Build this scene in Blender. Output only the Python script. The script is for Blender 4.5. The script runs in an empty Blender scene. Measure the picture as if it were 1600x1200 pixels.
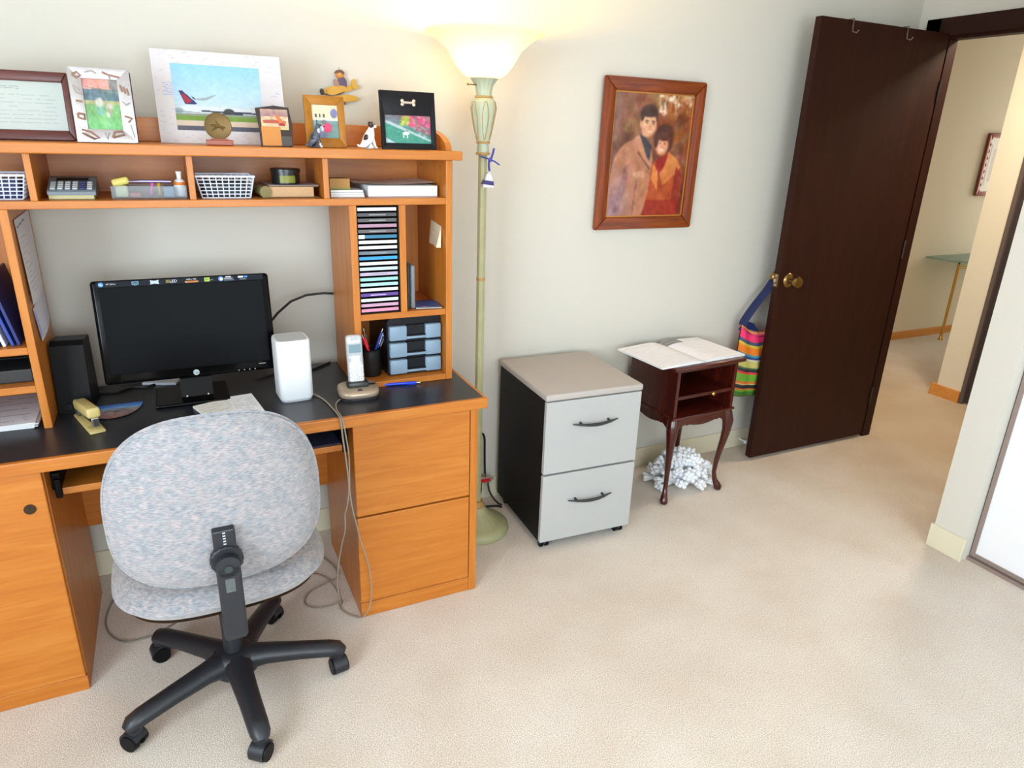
import bpy, bmesh, math, random
import numpy as np
from mathutils import Matrix, Vector, Euler
random.seed(7); rng = np.random.default_rng(7)
PI = math.pi
sc = bpy.context.scene
COL = sc.collection

def lin(c):
    out = []
    for x in c[:3]:
        x = x/255.0
        out.append(x/12.92 if x <= .04045 else ((x+.055)/1.055)**2.4)
    return tuple(out)+(1.0,)

# ------------------------------------------------------------------ camera
def cam_axes(yaw, pitch, roll):
    f0 = Vector((math.sin(yaw), math.cos(yaw), 0)); r0 = Vector((math.cos(yaw), -math.sin(yaw), 0)); u0 = Vector((0, 0, 1))
    f = f0*math.cos(pitch)-u0*math.sin(pitch); u = u0*math.cos(pitch)+f0*math.sin(pitch)
    return r0*math.cos(roll)+u*math.sin(roll), u*math.cos(roll)-r0*math.sin(roll), f
r_, u_, f_ = cam_axes(.457007, .346237, .0340295)
cd = bpy.data.cameras.new('camera'); cd.sensor_width = 36; cd.sensor_fit = 'HORIZONTAL'; cd.lens = 1079.6*36/1600
cd.clip_start = .02
cam = bpy.data.objects.new('camera', cd); COL.objects.link(cam)
M = Matrix.Identity(4)
for i in range(3):
    M[i][0], M[i][1], M[i][2] = r_[i], u_[i], -f_[i]
M[2][3] = 1.54
cam.matrix_world = M
sc.camera = cam
# ------------------------------------------------------------------ world, daylight, exposure
sc.view_settings.view_transform = 'Standard'; sc.view_settings.look = 'None'; sc.view_settings.gamma = 1.0
sc.view_settings.use_curve_mapping = False
sc.view_settings.exposure = 0.45
w = bpy.data.worlds.new('sky'); sc.world = w; w.use_nodes = True
w.node_tree.nodes['Background'].inputs[0].default_value = (.80, .90, 1.0, 1); w.node_tree.nodes['Background'].inputs[1].default_value = 1.6
def area(name, loc, rot, sx, sy, power, color, spread=PI):
    l = bpy.data.lights.new(name, 'AREA'); l.shape = 'RECTANGLE'; l.size = sx; l.size_y = sy; l.energy = power; l.color = color; l.spread = spread
    o = bpy.data.objects.new(name, l); COL.objects.link(o); o.location = loc; o.rotation_euler = rot
    return o
# daylight entering by the window of the left wall and the one behind the camera
area('window_daylight', (-1.66, -.35, 1.45), (0, -PI/2, 0), 1.3, 2.0, 86, (.77, .89, 1.0))
area('window_daylight_rear', (.35, -1.96, 1.45), (PI/2, 0, 0), 2.0, 1.3, 54, (.80, .91, 1.0))
# hallway: unseen ceiling lamp, added for light, and daylight from its far end
area('hall_added_light', (3.85, 2.0, 2.30), (0, 0, 0), .3, .3, 20, (1, .84, .64))
area('hall_daylight', (7.3, 3.2, 1.3), (0, PI/2, 0), 1.4, .7, 11, (1, .97, .92))

# ------------------------------------------------------------------ materials
MATS = {}
def nmat(name):
    m = bpy.data.materials.new(name); m.use_nodes = True
    return m, m.node_tree, m.node_tree.nodes['Principled BSDF']
def plain(name, rgb, rough=.5, metal=0, spec=.5, emit=None, es=0, alpha=1, trans=0, noise=0, nscale=30, coat=0):
    if name in MATS: return MATS[name]
    m, nt, b = nmat(name)
    b.inputs['Base Color'].default_value = lin(rgb); b.inputs['Roughness'].default_value = rough
    b.inputs['Metallic'].default_value = metal; b.inputs['Specular IOR Level'].default_value = spec
    b.inputs['Transmission Weight'].default_value = trans; b.inputs['Coat Weight'].default_value = coat
    if emit: b.inputs['Emission Color'].default_value = lin(emit); b.inputs['Emission Strength'].default_value = es
    if noise:
        tc = nt.nodes.new('ShaderNodeTexCoord'); n = nt.nodes.new('ShaderNodeTexNoise'); n.inputs['Scale'].default_value = nscale; n.inputs['Detail'].default_value = 4
        nt.links.new(tc.outputs['Object'], n.inputs['Vector'])
        mx = nt.nodes.new('ShaderNodeMix'); mx.data_type = 'RGBA'
        a = lin(rgb); mx.inputs[6].default_value = tuple(x*(1-noise) for x in a[:3])+(1,); mx.inputs[7].default_value = tuple(min(1, x*(1+noise)) for x in a[:3])+(1,)
        nt.links.new(n.outputs['Fac'], mx.inputs[0]); nt.links.new(mx.outputs[2], b.inputs['Base Color'])
    MATS[name] = m
    return m
def wood(name, dark, mid, light, axis, rough=.38, scale=1.0, coat=0.0, spec=.5):
    m, nt, b = nmat(name)
    tc = nt.nodes.new('ShaderNodeTexCoord'); mp = nt.nodes.new('ShaderNodeMapping')
    s = [22*scale]*3; s['xyz'.index(axis)] = 1.6*scale; mp.inputs['Scale'].default_value = s
    n = nt.nodes.new('ShaderNodeTexNoise'); n.inputs['Scale'].default_value = 2.0; n.inputs['Detail'].default_value = 7; n.inputs['Roughness'].default_value = .6; n.inputs['Distortion'].default_value = .8
    cr = nt.nodes.new('ShaderNodeValToRGB'); e = cr.color_ramp.elements
    e[0].position = .28; e[0].color = lin(dark); e[1].position = .75; e[1].color = lin(light)
    k = e.new(.5); k.color = lin(mid)
    bp = nt.nodes.new('ShaderNodeBump'); bp.inputs['Strength'].default_value = .04; bp.inputs['Distance'].default_value = .002
    L = nt.links.new
    L(tc.outputs['Object'], mp.inputs['Vector']); L(mp.outputs[0], n.inputs['Vector']); L(n.outputs['Fac'], cr.inputs[0]); L(cr.outputs[0], b.inputs['Base Color'])
    L(n.outputs['Fac'], bp.inputs['Height']); L(bp.outputs[0], b.inputs['Normal'])
    b.inputs['Roughness'].default_value = rough; b.inputs['Coat Weight'].default_value = coat; b.inputs['Specular IOR Level'].default_value = spec
    MATS[name] = m
    return m
oak = dict(dark=(176, 98, 28), mid=(189, 112, 36), light=(200, 127, 50))
WH = wood('oak_laminate_h', axis='x', **oak); WV = wood('oak_laminate_v', axis='z', **oak); WY = wood('oak_laminate_y', axis='y', **oak)
MAH = wood('mahogany', (48, 12, 8), (68, 18, 11), (88, 28, 16), 'x', rough=.25, coat=.3)
MAHV = wood('mahogany_v', (48, 12, 8), (66, 18, 11), (86, 27, 16), 'z', rough=.25, coat=.3)
DOORW = wood('door_walnut', (38, 15, 7), (45, 18, 9), (54, 24, 13), 'z', rough=.5, scale=.8, spec=.18)
CASE = wood('casing_walnut', (36, 15, 8), (44, 18, 10), (52, 23, 13), 'y', rough=.5, spec=.2)
FRW = wood('picture_frame_wood', (84, 28, 4), (122, 50, 9), (156, 74, 18), 'z', rough=.35, coat=.15)
FRWH = wood('picture_frame_wood_h', (84, 28, 4), (122, 50, 9), (152, 72, 18), 'x', rough=.35, coat=.15)
BRW = wood('certificate_frame_wood', (70, 26, 20), (92, 38, 30), (104, 46, 36), 'x', rough=.35)
HALLW = wood('hall_baseboard_oak', (196, 126, 52), (212, 142, 66), (222, 156, 80), 'x', rough=.4)
BLKTOP = plain('black_laminate', (36, 38, 44), .34, spec=.6, noise=.18, nscale=260)
BLKPL = plain('black_plastic', (15, 15, 17), .42, spec=.14)
CHBLK = plain('chair_black_plastic', (28, 31, 37), .42, noise=.12, nscale=60)
GLOSS = plain('gloss_black', (8, 8, 9), .15, spec=.15)
SCREEN = plain('screen_glass', (12, 13, 15), .35, spec=.05)
WHITEPL = plain('white_plastic', (236, 238, 240), .35)
GREYPL = plain('grey_plastic', (176, 182, 186), .4)
PAPER = plain('white_paper', (232, 232, 232), .7)
PAPER2 = plain('cream_paper', (222, 206, 172), .7)
BRASS = plain('brass', (146, 116, 70), .28, metal=1)
CHROME = plain('chrome', (210, 210, 215), .15, metal=1)
SILVER = plain('silver', (184, 178, 178), .32, metal=.7, noise=.15, nscale=90)
GOLD = plain('gold_frame_paint', (164, 104, 14), .45, metal=.2, noise=.3, nscale=45)
CABGREY = plain('cabinet_grey', (176, 176, 174), .5, noise=.06, nscale=400)
CABTOP = plain('cabinet_top_grey', (178, 170, 164), .5, noise=.07, nscale=400)
CABBLK = plain('cabinet_black', (18, 14, 13), .5, spec=.15)
DKHAND = plain('dark_handle', (34, 40, 44), .35)
CORAL = plain('coral_white', (232, 234, 238), .65, noise=.05, nscale=40)
LAMPGRN = plain('lamp_sage', (168, 166, 126), .5, noise=.14, nscale=35)
LAMPVASE = plain('lamp_pale_sage', (176, 184, 158), .45, noise=.10, nscale=30)
LAMPTAN = plain('lamp_tan_edge', (176, 140, 84), .5)
NAVY = plain('navy_cloth', (24, 34, 84), .7)
BASEB = plain('baseboard_cream', (222, 214, 188), .5)
CORDM = plain('tan_cord', (150, 138, 124), .5)
CORDG = plain('grey_cord', (128, 124, 116), .5)
CORDB = plain('black_cord', (14, 14, 15), .4)
TRACK = plain('closet_track', (150, 132, 124), .4, metal=.2)
HALLDOOR = plain('hall_door_dark', (58, 50, 50), .5, noise=.12, nscale=14)
MIRW = plain('closet_white', (238, 238, 240), .35)

def wall_mat(name, rgb):
    m, nt, b = nmat(name)
    tc = nt.nodes.new('ShaderNodeTexCoord'); n = nt.nodes.new('ShaderNodeTexNoise'); n.inputs['Scale'].default_value = 140; n.inputs['Detail'].default_value = 3
    bp = nt.nodes.new('ShaderNodeBump'); bp.inputs['Strength'].default_value = .08; bp.inputs['Distance'].default_value = .002
    nt.links.new(tc.outputs['Object'], n.inputs['Vector']); nt.links.new(n.outputs['Fac'], bp.inputs['Height']); nt.links.new(bp.outputs[0], b.inputs['Normal'])
    b.inputs['Base Color'].default_value = lin(rgb); b.inputs['Roughness'].default_value = .7; b.inputs['Specular IOR Level'].default_value = .25
    return m
WALL = wall_mat('wall_paint', (212, 208, 197)); WALLH = wall_mat('hall_paint', (226, 217, 196)); CEIL = wall_mat('ceiling_paint', (222, 220, 214))
def carpet_mat():
    m, nt, b = nmat('carpet'); L = nt.links.new
    tc = nt.nodes.new('ShaderNodeTexCoord')
    n1 = nt.nodes.new('ShaderNodeTexNoise'); n1.inputs['Scale'].default_value = 300; n1.inputs['Detail'].default_value = 3
    n2 = nt.nodes.new('ShaderNodeTexNoise'); n2.inputs['Scale'].default_value = 3.2; n2.inputs['Detail'].default_value = 5
    v = nt.nodes.new('ShaderNodeTexVoronoi'); v.inputs['Scale'].default_value = 420
    cr = nt.nodes.new('ShaderNodeValToRGB'); e = cr.color_ramp.elements
    e[0].position = .30; e[0].color = lin((188, 173, 158)); e[1].position = .66; e[1].color = lin((242, 232, 221))
    cr2 = nt.nodes.new('ShaderNodeValToRGB'); e = cr2.color_ramp.elements
    e[0].position = .30; e[0].color = (.90, .86, .82, 1); e[1].position = .62; e[1].color = (1, 1, 1, 1)
    mx = nt.nodes.new('ShaderNodeMix'); mx.data_type = 'RGBA'; mx.blend_type = 'MULTIPLY'; mx.inputs[0].default_value = 1
    bp = nt.nodes.new('ShaderNodeBump'); bp.inputs['Strength'].default_value = .4; bp.inputs['Distance'].default_value = .005
    ad = nt.nodes.new('ShaderNodeMath'); ad.operation = 'ADD'
    for n in (n1, n2, v): L(tc.outputs['Object'], n.inputs['Vector'])
    L(n1.outputs['Fac'], cr.inputs[0]); L(n2.outputs['Fac'], cr2.inputs[0]); L(cr.outputs[0], mx.inputs[6]); L(cr2.outputs[0], mx.inputs[7])
    # trodden, yellowed pile along the doorway path; its dimmer light painted in as well
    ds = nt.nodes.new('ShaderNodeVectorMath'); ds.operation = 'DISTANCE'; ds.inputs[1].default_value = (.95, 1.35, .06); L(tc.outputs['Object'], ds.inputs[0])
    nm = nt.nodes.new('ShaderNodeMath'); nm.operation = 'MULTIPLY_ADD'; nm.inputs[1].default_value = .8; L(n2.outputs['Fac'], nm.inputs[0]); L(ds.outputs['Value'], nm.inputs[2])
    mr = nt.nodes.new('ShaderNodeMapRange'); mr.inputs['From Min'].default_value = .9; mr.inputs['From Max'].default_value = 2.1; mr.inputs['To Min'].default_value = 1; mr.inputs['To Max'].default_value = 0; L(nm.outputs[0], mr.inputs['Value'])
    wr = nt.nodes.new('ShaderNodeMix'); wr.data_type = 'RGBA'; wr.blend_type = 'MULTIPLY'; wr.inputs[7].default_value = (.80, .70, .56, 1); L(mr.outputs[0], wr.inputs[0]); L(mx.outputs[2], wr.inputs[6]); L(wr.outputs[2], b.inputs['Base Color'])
    L(n1.outputs['Fac'], ad.inputs[0]); L(v.outputs['Distance'], ad.inputs[1]); L(ad.outputs[0], bp.inputs['Height']); L(bp.outputs[0], b.inputs['Normal'])
    b.inputs['Roughness'].default_value = .95; b.inputs['Specular IOR Level'].default_value = .1; b.inputs['Sheen Weight'].default_value = .2
    return m
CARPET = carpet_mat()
def fabric_mat():
    m, nt, b = nmat('chair_fabric'); L = nt.links.new
    tc = nt.nodes.new('ShaderNodeTexCoord'); mp = nt.nodes.new('ShaderNodeMapping'); mp.inputs['Scale'].default_value = (90, 90, 480)
    n1 = nt.nodes.new('ShaderNodeTexNoise'); n1.inputs['Scale'].default_value = 1; n1.inputs['Detail'].default_value = 3
    n2 = nt.nodes.new('ShaderNodeTexNoise'); n2.inputs['Scale'].default_value = 60; n2.inputs['Detail'].default_value = 3
    cr = nt.nodes.new('ShaderNodeValToRGB'); e = cr.color_ramp.elements
    e[0].position = .34; e[0].color = lin((164, 167, 172)); e[1].position = .68; e[1].color = lin((192, 181, 182)); k = e.new(.5); k.color = lin((178, 176, 178))
    cr2 = nt.nodes.new('ShaderNodeValToRGB'); e = cr2.color_ramp.elements
    e[0].position = .38; e[0].color = (.54, .54, .56, 1); e[1].position = .60; e[1].color = (.78, .78, .77, 1)
    mx = nt.nodes.new('ShaderNodeMix'); mx.data_type = 'RGBA'; mx.blend_type = 'MULTIPLY'; mx.inputs[0].default_value = 1
    bp = nt.nodes.new('ShaderNodeBump'); bp.inputs['Strength'].default_value = .35; bp.inputs['Distance'].default_value = .002
    L(tc.outputs['Object'], mp.inputs['Vector']); L(mp.outputs[0], n1.inputs['Vector']); L(tc.outputs['Object'], n2.inputs['Vector'])
    L(n2.outputs['Fac'], cr.inputs[0]); L(n1.outputs['Fac'], cr2.inputs[0]); L(cr.outputs[0], mx.inputs[6]); L(cr2.outputs[0], mx.inputs[7]); L(mx.outputs[2], b.inputs['Base Color'])
    L(n1.outputs['Fac'], bp.inputs['Height']); L(bp.outputs[0], b.inputs['Normal'])
    b.inputs['Roughness'].default_value = .9; b.inputs['Specular IOR Level'].default_value = .15; b.inputs['Sheen Weight'].default_value = .25
    return m
FABRIC = fabric_mat()
PIPING = plain('chair_piping', (170, 164, 164), .9)
def print_mat(name, rough):
    m, nt, b = nmat(name)
    a = nt.nodes.new('ShaderNodeAttribute'); a.attribute_name = 'Col'
    nt.links.new(a.outputs['Color'], b.inputs['Base Color']); b.inputs['Roughness'].default_value = rough
    return m
PRINT = print_mat('photo_print', .3); PRINTM = print_mat('paper_print', .7)
def shade_mat():
    m, nt, b = nmat('lamp_glass'); L = nt.links.new
    nt.nodes.remove(b)
    t = nt.nodes.new('ShaderNodeBsdfTranslucent'); t.inputs['Color'].default_value = (1.0, .96, .88, 1)
    d = nt.nodes.new('ShaderNodeBsdfDiffuse'); d.inputs['Color'].default_value = (.94, .90, .80, 1)
    mx = nt.nodes.new('ShaderNodeMixShader'); mx.inputs[0].default_value = .38
    L(t.outputs[0], mx.inputs[1]); L(d.outputs[0], mx.inputs[2]); L(mx.outputs[0], nt.nodes['Material Output'].inputs['Surface'])
    return m
SHADE = shade_mat()
def clear_mat(name, rgb, trans=.75, rough=.15):
    m, nt, b = nmat(name); L = nt.links.new
    t = nt.nodes.new('ShaderNodeBsdfTransparent'); t.inputs['Color'].default_value = lin(rgb)
    mx = nt.nodes.new('ShaderNodeMixShader'); mx.inputs[0].default_value = trans
    b.inputs['Base Color'].default_value = lin(rgb); b.inputs['Roughness'].default_value = rough
    L(b.outputs[0], mx.inputs[1]); L(t.outputs[0], mx.inputs[2]); L(mx.outputs[0], nt.nodes['Material Output'].inputs['Surface'])
    return m
CLEAR = clear_mat('clear_plastic', (236, 240, 242), .88); FROST = clear_mat('frosted_plastic', (150, 176, 198), .22, .35)
TGLASS = clear_mat('table_glass', (196, 216, 210), .6, .05)

# ------------------------------------------------------------------ mesh helpers
class MB:
    def __init__(s): s.v = []; s.f = []
    def add(s, v, f):
        n = len(s.v); s.v += [Vector(p) for p in v]; s.f += [tuple(i+n for i in q) for q in f]; return s
    def box(s, x0, y0, z0, x1, y1, z1):
        return s.add([(x0, y0, z0), (x1, y0, z0), (x1, y1, z0), (x0, y1, z0), (x0, y0, z1), (x1, y0, z1), (x1, y1, z1), (x0, y1, z1)],
                     [(0, 3, 2, 1), (4, 5, 6, 7), (0, 1, 5, 4), (1, 2, 6, 5), (2, 3, 7, 6), (3, 0, 4, 7)])
    def rbox(s, x0, y0, z0, x1, y1, z1, r=.003, seg=2):
        bm = bmesh.new(); bmesh.ops.create_cube(bm, size=1)
        for v in bm.verts: v.co = Vector(((x0+x1)/2+v.co.x*(x1-x0), (y0+y1)/2+v.co.y*(y1-y0), (z0+z1)/2+v.co.z*(z1-z0)))
        r = min(r, .49*min(x1-x0, y1-y0, z1-z0))
        bmesh.ops.bevel(bm, geom=bm.edges[:], offset=r, segments=seg, affect='EDGES', profile=.5)
        bm.verts.index_update(); vs = [v.co.copy() for v in bm.verts]; fs = [[v.index for v in f.verts] for f in bm.faces]; bm.free()
        return s.add(vs, fs)
    def cyl(s, p0, p1, r0, r1=None, n=16, caps=True):
        return s.tube([p0, p1], [r0, r0 if r1 is None else r1], n, caps)
    def tube(s, pts, r, n=10, caps=True, flat=1.0):
        pts = [Vector(p) for p in pts]; R = r if isinstance(r, (list, tuple)) else [r]*len(pts)
        t0 = (pts[1]-pts[0]).normalized(); a = Vector((0, 0, 1)) if abs(t0.z) < .9 else Vector((1, 0, 0))
        nx = t0.cross(a).normalized(); V = []
        for i, p in enumerate(pts):
            t = (pts[min(i+1, len(pts)-1)]-pts[max(i-1, 0)]).normalized()
            nx = (nx-t*nx.dot(t)).normalized(); ny = t.cross(nx)
            for k in range(n):
                an = 2*PI*k/n; V.append(p+nx*(math.cos(an)*R[i])+ny*(math.sin(an)*R[i]*flat))
        F = [(i*n+k, i*n+(k+1) % n, (i+1)*n+(k+1) % n, (i+1)*n+k) for i in range(len(pts)-1) for k in range(n)]
        if caps: F += [tuple(range(n-1, -1, -1)), tuple(range((len(pts)-1)*n, len(pts)*n))]
        return s.add(V, F)
    def lathe(s, prof, n=32, c=(0, 0), flute=None):
        V = []; F = []
        for j, (r, z) in enumerate(prof):
            for k in range(n):
                a = 2*PI*k/n; rr = r*(1+(flute(a, j) if flute else 0)); V.append((c[0]+rr*math.cos(a), c[1]+rr*math.sin(a), z))
        for j in range(len(prof)-1):
            for k in range(n): F.append((j*n+k, j*n+(k+1) % n, (j+1)*n+(k+1) % n, (j+1)*n+k))
        if prof[0][0] > 1e-4: F.append(tuple(range(n-1, -1, -1)))
        if prof[-1][0] > 1e-4: F.append(tuple(range((len(prof)-1)*n, len(prof)*n)))
        return s.add(V, F)
    def prism(s, poly, axis, a, b):
        def P(u, v, w): return {'x': (w, u, v), 'y': (u, w, v), 'z': (u, v, w)}[axis]
        n = len(poly)
        return s.add([P(u, v, a) for u, v in poly]+[P(u, v, b) for u, v in poly],
                     [tuple(range(n)), tuple(range(2*n-1, n-1, -1))]+[(i, i+n, (i+1) % n+n, (i+1) % n) for i in range(n)])
    def ell(s, c, rx, ry, rz, nu=14, nv=9):
        V = []; F = []
        for j in range(nv+1):
            th = PI*j/nv
            for k in range(nu):
                a = 2*PI*k/nu; V.append((c[0]+rx*math.sin(th)*math.cos(a), c[1]+ry*math.sin(th)*math.sin(a), c[2]+rz*math.cos(th)))
        for j in range(nv):
            for k in range(nu): F.append((j*nu+k, (j+1)*nu+k, (j+1)*nu+(k+1) % nu, j*nu+(k+1) % nu))
        return s.add(V, F)
    def grid(s, fn, nu, nv):
        return s.add([fn(i/nu, j/nv) for j in range(nv+1) for i in range(nu+1)],
                     [(j*(nu+1)+i, j*(nu+1)+i+1, (j+1)*(nu+1)+i+1, (j+1)*(nu+1)+i) for j in range(nv) for i in range(nu)])
    def bev(s, r, seg=2):
        bm = bmesh.new(); vs = [bm.verts.new(p) for p in s.v]; [bm.faces.new([vs[i] for i in f]) for f in s.f]
        bmesh.ops.recalc_face_normals(bm, faces=bm.faces[:]); bmesh.ops.bevel(bm, geom=bm.edges[:], offset=r, segments=seg, affect='EDGES', profile=.5)
        bm.verts.index_update(); s.v = [v.co.copy() for v in bm.verts]; s.f = [tuple(v.index for v in f.verts) for f in bm.faces]; bm.free(); return s
    def xf(s, m):
        s.v = [m @ p for p in s.v]; return s
def Tm(x, y, z): return Matrix.Translation((x, y, z))
def Rz(a): return Matrix.Rotation(a, 4, 'Z')
def Rx(a): return Matrix.Rotation(a, 4, 'X')
def Ry(a): return Matrix.Rotation(a, 4, 'Y')

ROOT = {}
def build(name, mb, mat, smooth):
    me = bpy.data.meshes.new(name); me.from_pydata([tuple(p) for p in mb.v], [], mb.f); me.validate()
    bm = bmesh.new(); bm.from_mesh(me); bmesh.ops.remove_doubles(bm, verts=bm.verts, dist=1e-6); bmesh.ops.recalc_face_normals(bm, faces=bm.faces); bm.to_mesh(me); bm.free()
    if mat: me.materials.append(mat)
    if smooth:
        me.shade_smooth()
        me.set_sharp_from_angle(angle=math.radians(smooth if smooth is not True else 42))
    o = bpy.data.objects.new(name, me); COL.objects.link(o)
    return o
def thing(name, label, cat, loc=(0, 0, 0), rot=(0, 0, 0), group=None):
    o = bpy.data.objects.new(name, None); COL.objects.link(o); o.location = loc; o.rotation_euler = rot; o.empty_display_size = .05
    o['label'] = label; o['category'] = cat
    if group: o['group'] = group
    ROOT[o] = (Tm(*loc) @ Euler(rot).to_matrix().to_4x4()).inverted()
    return o
def part(name, mb, mat, parent, world=False, smooth=False, label=None):
    if world: mb.xf(ROOT[parent])
    o = build(name, mb, mat, smooth); o.parent = parent
    ROOT[o] = ROOT[parent]
    if label: o['label'] = label
    return o
def rebase(mb):
    xs = [p.x for p in mb.v]; ys = [p.y for p in mb.v]; zs = [p.z for p in mb.v]
    c = Vector(((min(xs)+max(xs))/2, (min(ys)+max(ys))/2, min(zs))); mb.xf(Tm(*(-c))); return c
def solo(name, mb, mat, label, cat, group=None, smooth=False):
    c = rebase(mb); o = build(name, mb, mat, smooth); o.location = c; o['label'] = label; o['category'] = cat
    if group: o['group'] = group
    ROOT[o] = Tm(*c).inverted()
    return o
def struct(name, mb, mat, label=None, parent=None, smooth=False):
    if parent is None:
        c = rebase(mb); o = build(name, mb, mat, smooth); o.location = c; o['kind'] = 'structure'
        o['label'] = label or name.replace('_', ' '); o['category'] = name.split('_')[0]; ROOT[o] = Tm(*c).inverted()
    else: o = part(name, mb, mat, parent, True, smooth)
    return o
def text(name, s, size, mat, parent, m, depth=.0003, label=None):
    cu = bpy.data.curves.new('t', 'FONT'); cu.body = s; cu.size = size; cu.extrude = depth; cu.align_x = 'CENTER'; cu.align_y = 'CENTER'; cu.resolution_u = 2
    t = bpy.data.objects.new('t', cu); COL.objects.link(t)
    me = bpy.data.meshes.new_from_object(t.evaluated_get(bpy.context.evaluated_depsgraph_get())); bpy.data.objects.remove(t)
    me.transform(m); me.name = name; me.materials.clear(); me.materials.append(mat)
    o = bpy.data.objects.new(name, me); COL.objects.link(o); o.parent = parent; ROOT[o] = ROOT[parent]
    return o
# canvas: flat printed pictures, kept as colour per vertex of a fine grid
class Cv:
    def __init__(s, nx, ny, rgb=(255, 255, 255)):
        s.nx, s.ny = nx, ny; s.a = np.ones((ny, nx, 3))*np.array(rgb, float)
        s.X, s.Y = np.meshgrid((np.arange(nx)+.5)/nx, (np.arange(ny)+.5)/ny)      # y from the top
    def put(s, m, rgb, al=1):
        m = np.asarray(m, float)[..., None]*al; s.a = s.a*(1-m)+np.array(rgb, float)*m; return s
    def rect(s, x0, y0, x1, y1, rgb, al=1): return s.put((s.X >= x0) & (s.X < x1) & (s.Y >= y0) & (s.Y < y1), rgb, al)
    def ell(s, cx, cy, rx, ry, rgb, al=1, soft=.15):
        d = np.sqrt(((s.X-cx)/rx)**2+((s.Y-cy)/ry)**2); return s.put(np.clip((1+soft-d)/(2*soft), 0, 1), rgb, al)
    def poly(s, pts, rgb, al=1):
        inside = np.zeros(s.X.shape, bool); n = len(pts)
        for i in range(n):
            x1, y1 = pts[i]; x2, y2 = pts[(i+1) % n]
            if y1 == y2: continue
            c = ((y1 > s.Y) != (y2 > s.Y)) & (s.X < (x2-x1)*(s.Y-y1)/(y2-y1)+x1); inside ^= c
        return s.put(inside, rgb, al)
    def line(s, p, q, w, rgb, al=1):
        dx, dy = q[0]-p[0], q[1]-p[1]; L = dx*dx+dy*dy+1e-12
        t = np.clip(((s.X-p[0])*dx+(s.Y-p[1])*dy)/L, 0, 1); d = np.hypot(s.X-p[0]-t*dx, s.Y-p[1]-t*dy); return s.put(d < w, rgb, al)
    def noise(s, k, cells=8):
        g = rng.normal(0, 1, (cells+2, cells+2, 1))+.3*rng.normal(0, 1, (cells+2, cells+2, 3)); fx = s.X*cells; fy = s.Y*cells; ix = fx.astype(int); iy = fy.astype(int); u = (fx-ix)[..., None]; v = (fy-iy)[..., None]
        s.a += k*((g[iy, ix]*(1-u)+g[iy, ix+1]*u)*(1-v)+(g[iy+1, ix]*(1-u)+g[iy+1, ix+1]*u)*v); return s
    def blur(s, n=1):
        for _ in range(n):
            p = np.pad(s.a, ((1, 1), (1, 1), (0, 0)), 'edge'); s.a = (p[1:-1, 1:-1]*2+p[:-2, 1:-1]+p[2:, 1:-1]+p[1:-1, :-2]+p[1:-1, 2:])/6
        return s
    def vgrad(s, y0, c0, y1, c1):
        t = np.clip((s.Y-y0)/(y1-y0), 0, 1)[..., None]; m = ((s.Y >= y0) & (s.Y < y1))[..., None]
        s.a = np.where(m, np.array(c0)*(1-t)+np.array(c1)*t, s.a); return s
def picture(name, cv, parent, o, u, v, mat=None, world=False, fn=None):
    # o: lower left corner, u: width vector, v: height vector
    o, u, v = Vector(o), Vector(u), Vector(v); nx, ny = cv.nx, cv.ny
    V = [o+u*(i/(nx-1))+v*(1-j/(ny-1)) for j in range(ny) for i in range(nx)] if fn is None else [Vector(fn(i/(nx-1), 1-j/(ny-1))) for j in range(ny) for i in range(nx)]
    if world: V = [ROOT[parent] @ p for p in V]
    F = [(j*nx+i, (j+1)*nx+i, (j+1)*nx+i+1, j*nx+i+1) for j in range(ny-1) for i in range(nx-1)]
    me = bpy.data.meshes.new(name); me.from_pydata([tuple(p) for p in V], [], F)
    at = me.color_attributes.new('Col', 'FLOAT_COLOR', 'POINT')
    a = np.clip(cv.a, 0, 255)/255; a = np.where(a <= .04045, a/12.92, ((a+.055)/1.055)**2.4)
    at.data.foreach_set('color', np.concatenate([a, np.ones(a.shape[:2]+(1,))], 2).astype(np.float32).ravel())
    me.materials.append(mat or PRINT)
    ob = bpy.data.objects.new(name, me); COL.objects.link(ob); ob.parent = parent; ROOT[ob] = ROOT[parent]
    return ob
def scribble(cv, x0, y0, x1, y1, rows, rgb, al=.6, fill=.8):
    for r in range(rows):
        y = y0+(y1-y0)*(r+.5)/rows; x = x0
        while x < x1-.02:
            l = random.uniform(.03, .12)
            if random.random() < fill: cv.line((x, y+random.uniform(-.004, .004)), (min(x+l, x1), y+random.uniform(-.006, .006)), .005, rgb, al)
            x += l+random.uniform(.01, .03)
    return cv

# ================================================================== SETTING
YW = 2.525; XR = 3.37
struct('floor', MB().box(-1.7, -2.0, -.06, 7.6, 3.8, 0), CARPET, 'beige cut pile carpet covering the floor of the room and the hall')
struct('ceiling', MB().box(-1.7, -2.0, 2.44, 7.6, 3.8, 2.5), CEIL, 'white ceiling above the room')
struct('wall_back', MB().box(-1.7, YW, 0, XR+.06, YW+.07, 2.44), WALL, 'off white painted wall behind the desk')
m = MB().box(-1.7, -2.0, 0, -1.6, -1.35, 2.44).box(-1.7, .65, 0, -1.6, YW, 2.44).box(-1.7, -1.35, 0, -1.6, .65, .8).box(-1.7, -1.35, 2.1, -1.6, .65, 2.44)
struct('wall_left', m, WALL, 'off white wall with the window left of the camera')
m = MB().box(-1.6, -2.0, 0, -.65, -1.9, 2.44).box(1.35, -2.0, 0, 2.73, -1.9, 2.44).box(-.65, -2.0, 0, 1.35, -1.9, .8).box(-.65, -2.0, 2.1, 1.35, -1.9, 2.44)
struct('wall_rear', m, WALL, 'off white wall with the window behind the camera')
def window_frame(n, mb, pane):
    o = struct('window_%d' % n, mb, WHITEPL, 'white framed window letting daylight in'); part('pane', pane, clear_mat('window_glass', (250, 252, 252), .93, .05), o, True)
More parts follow.
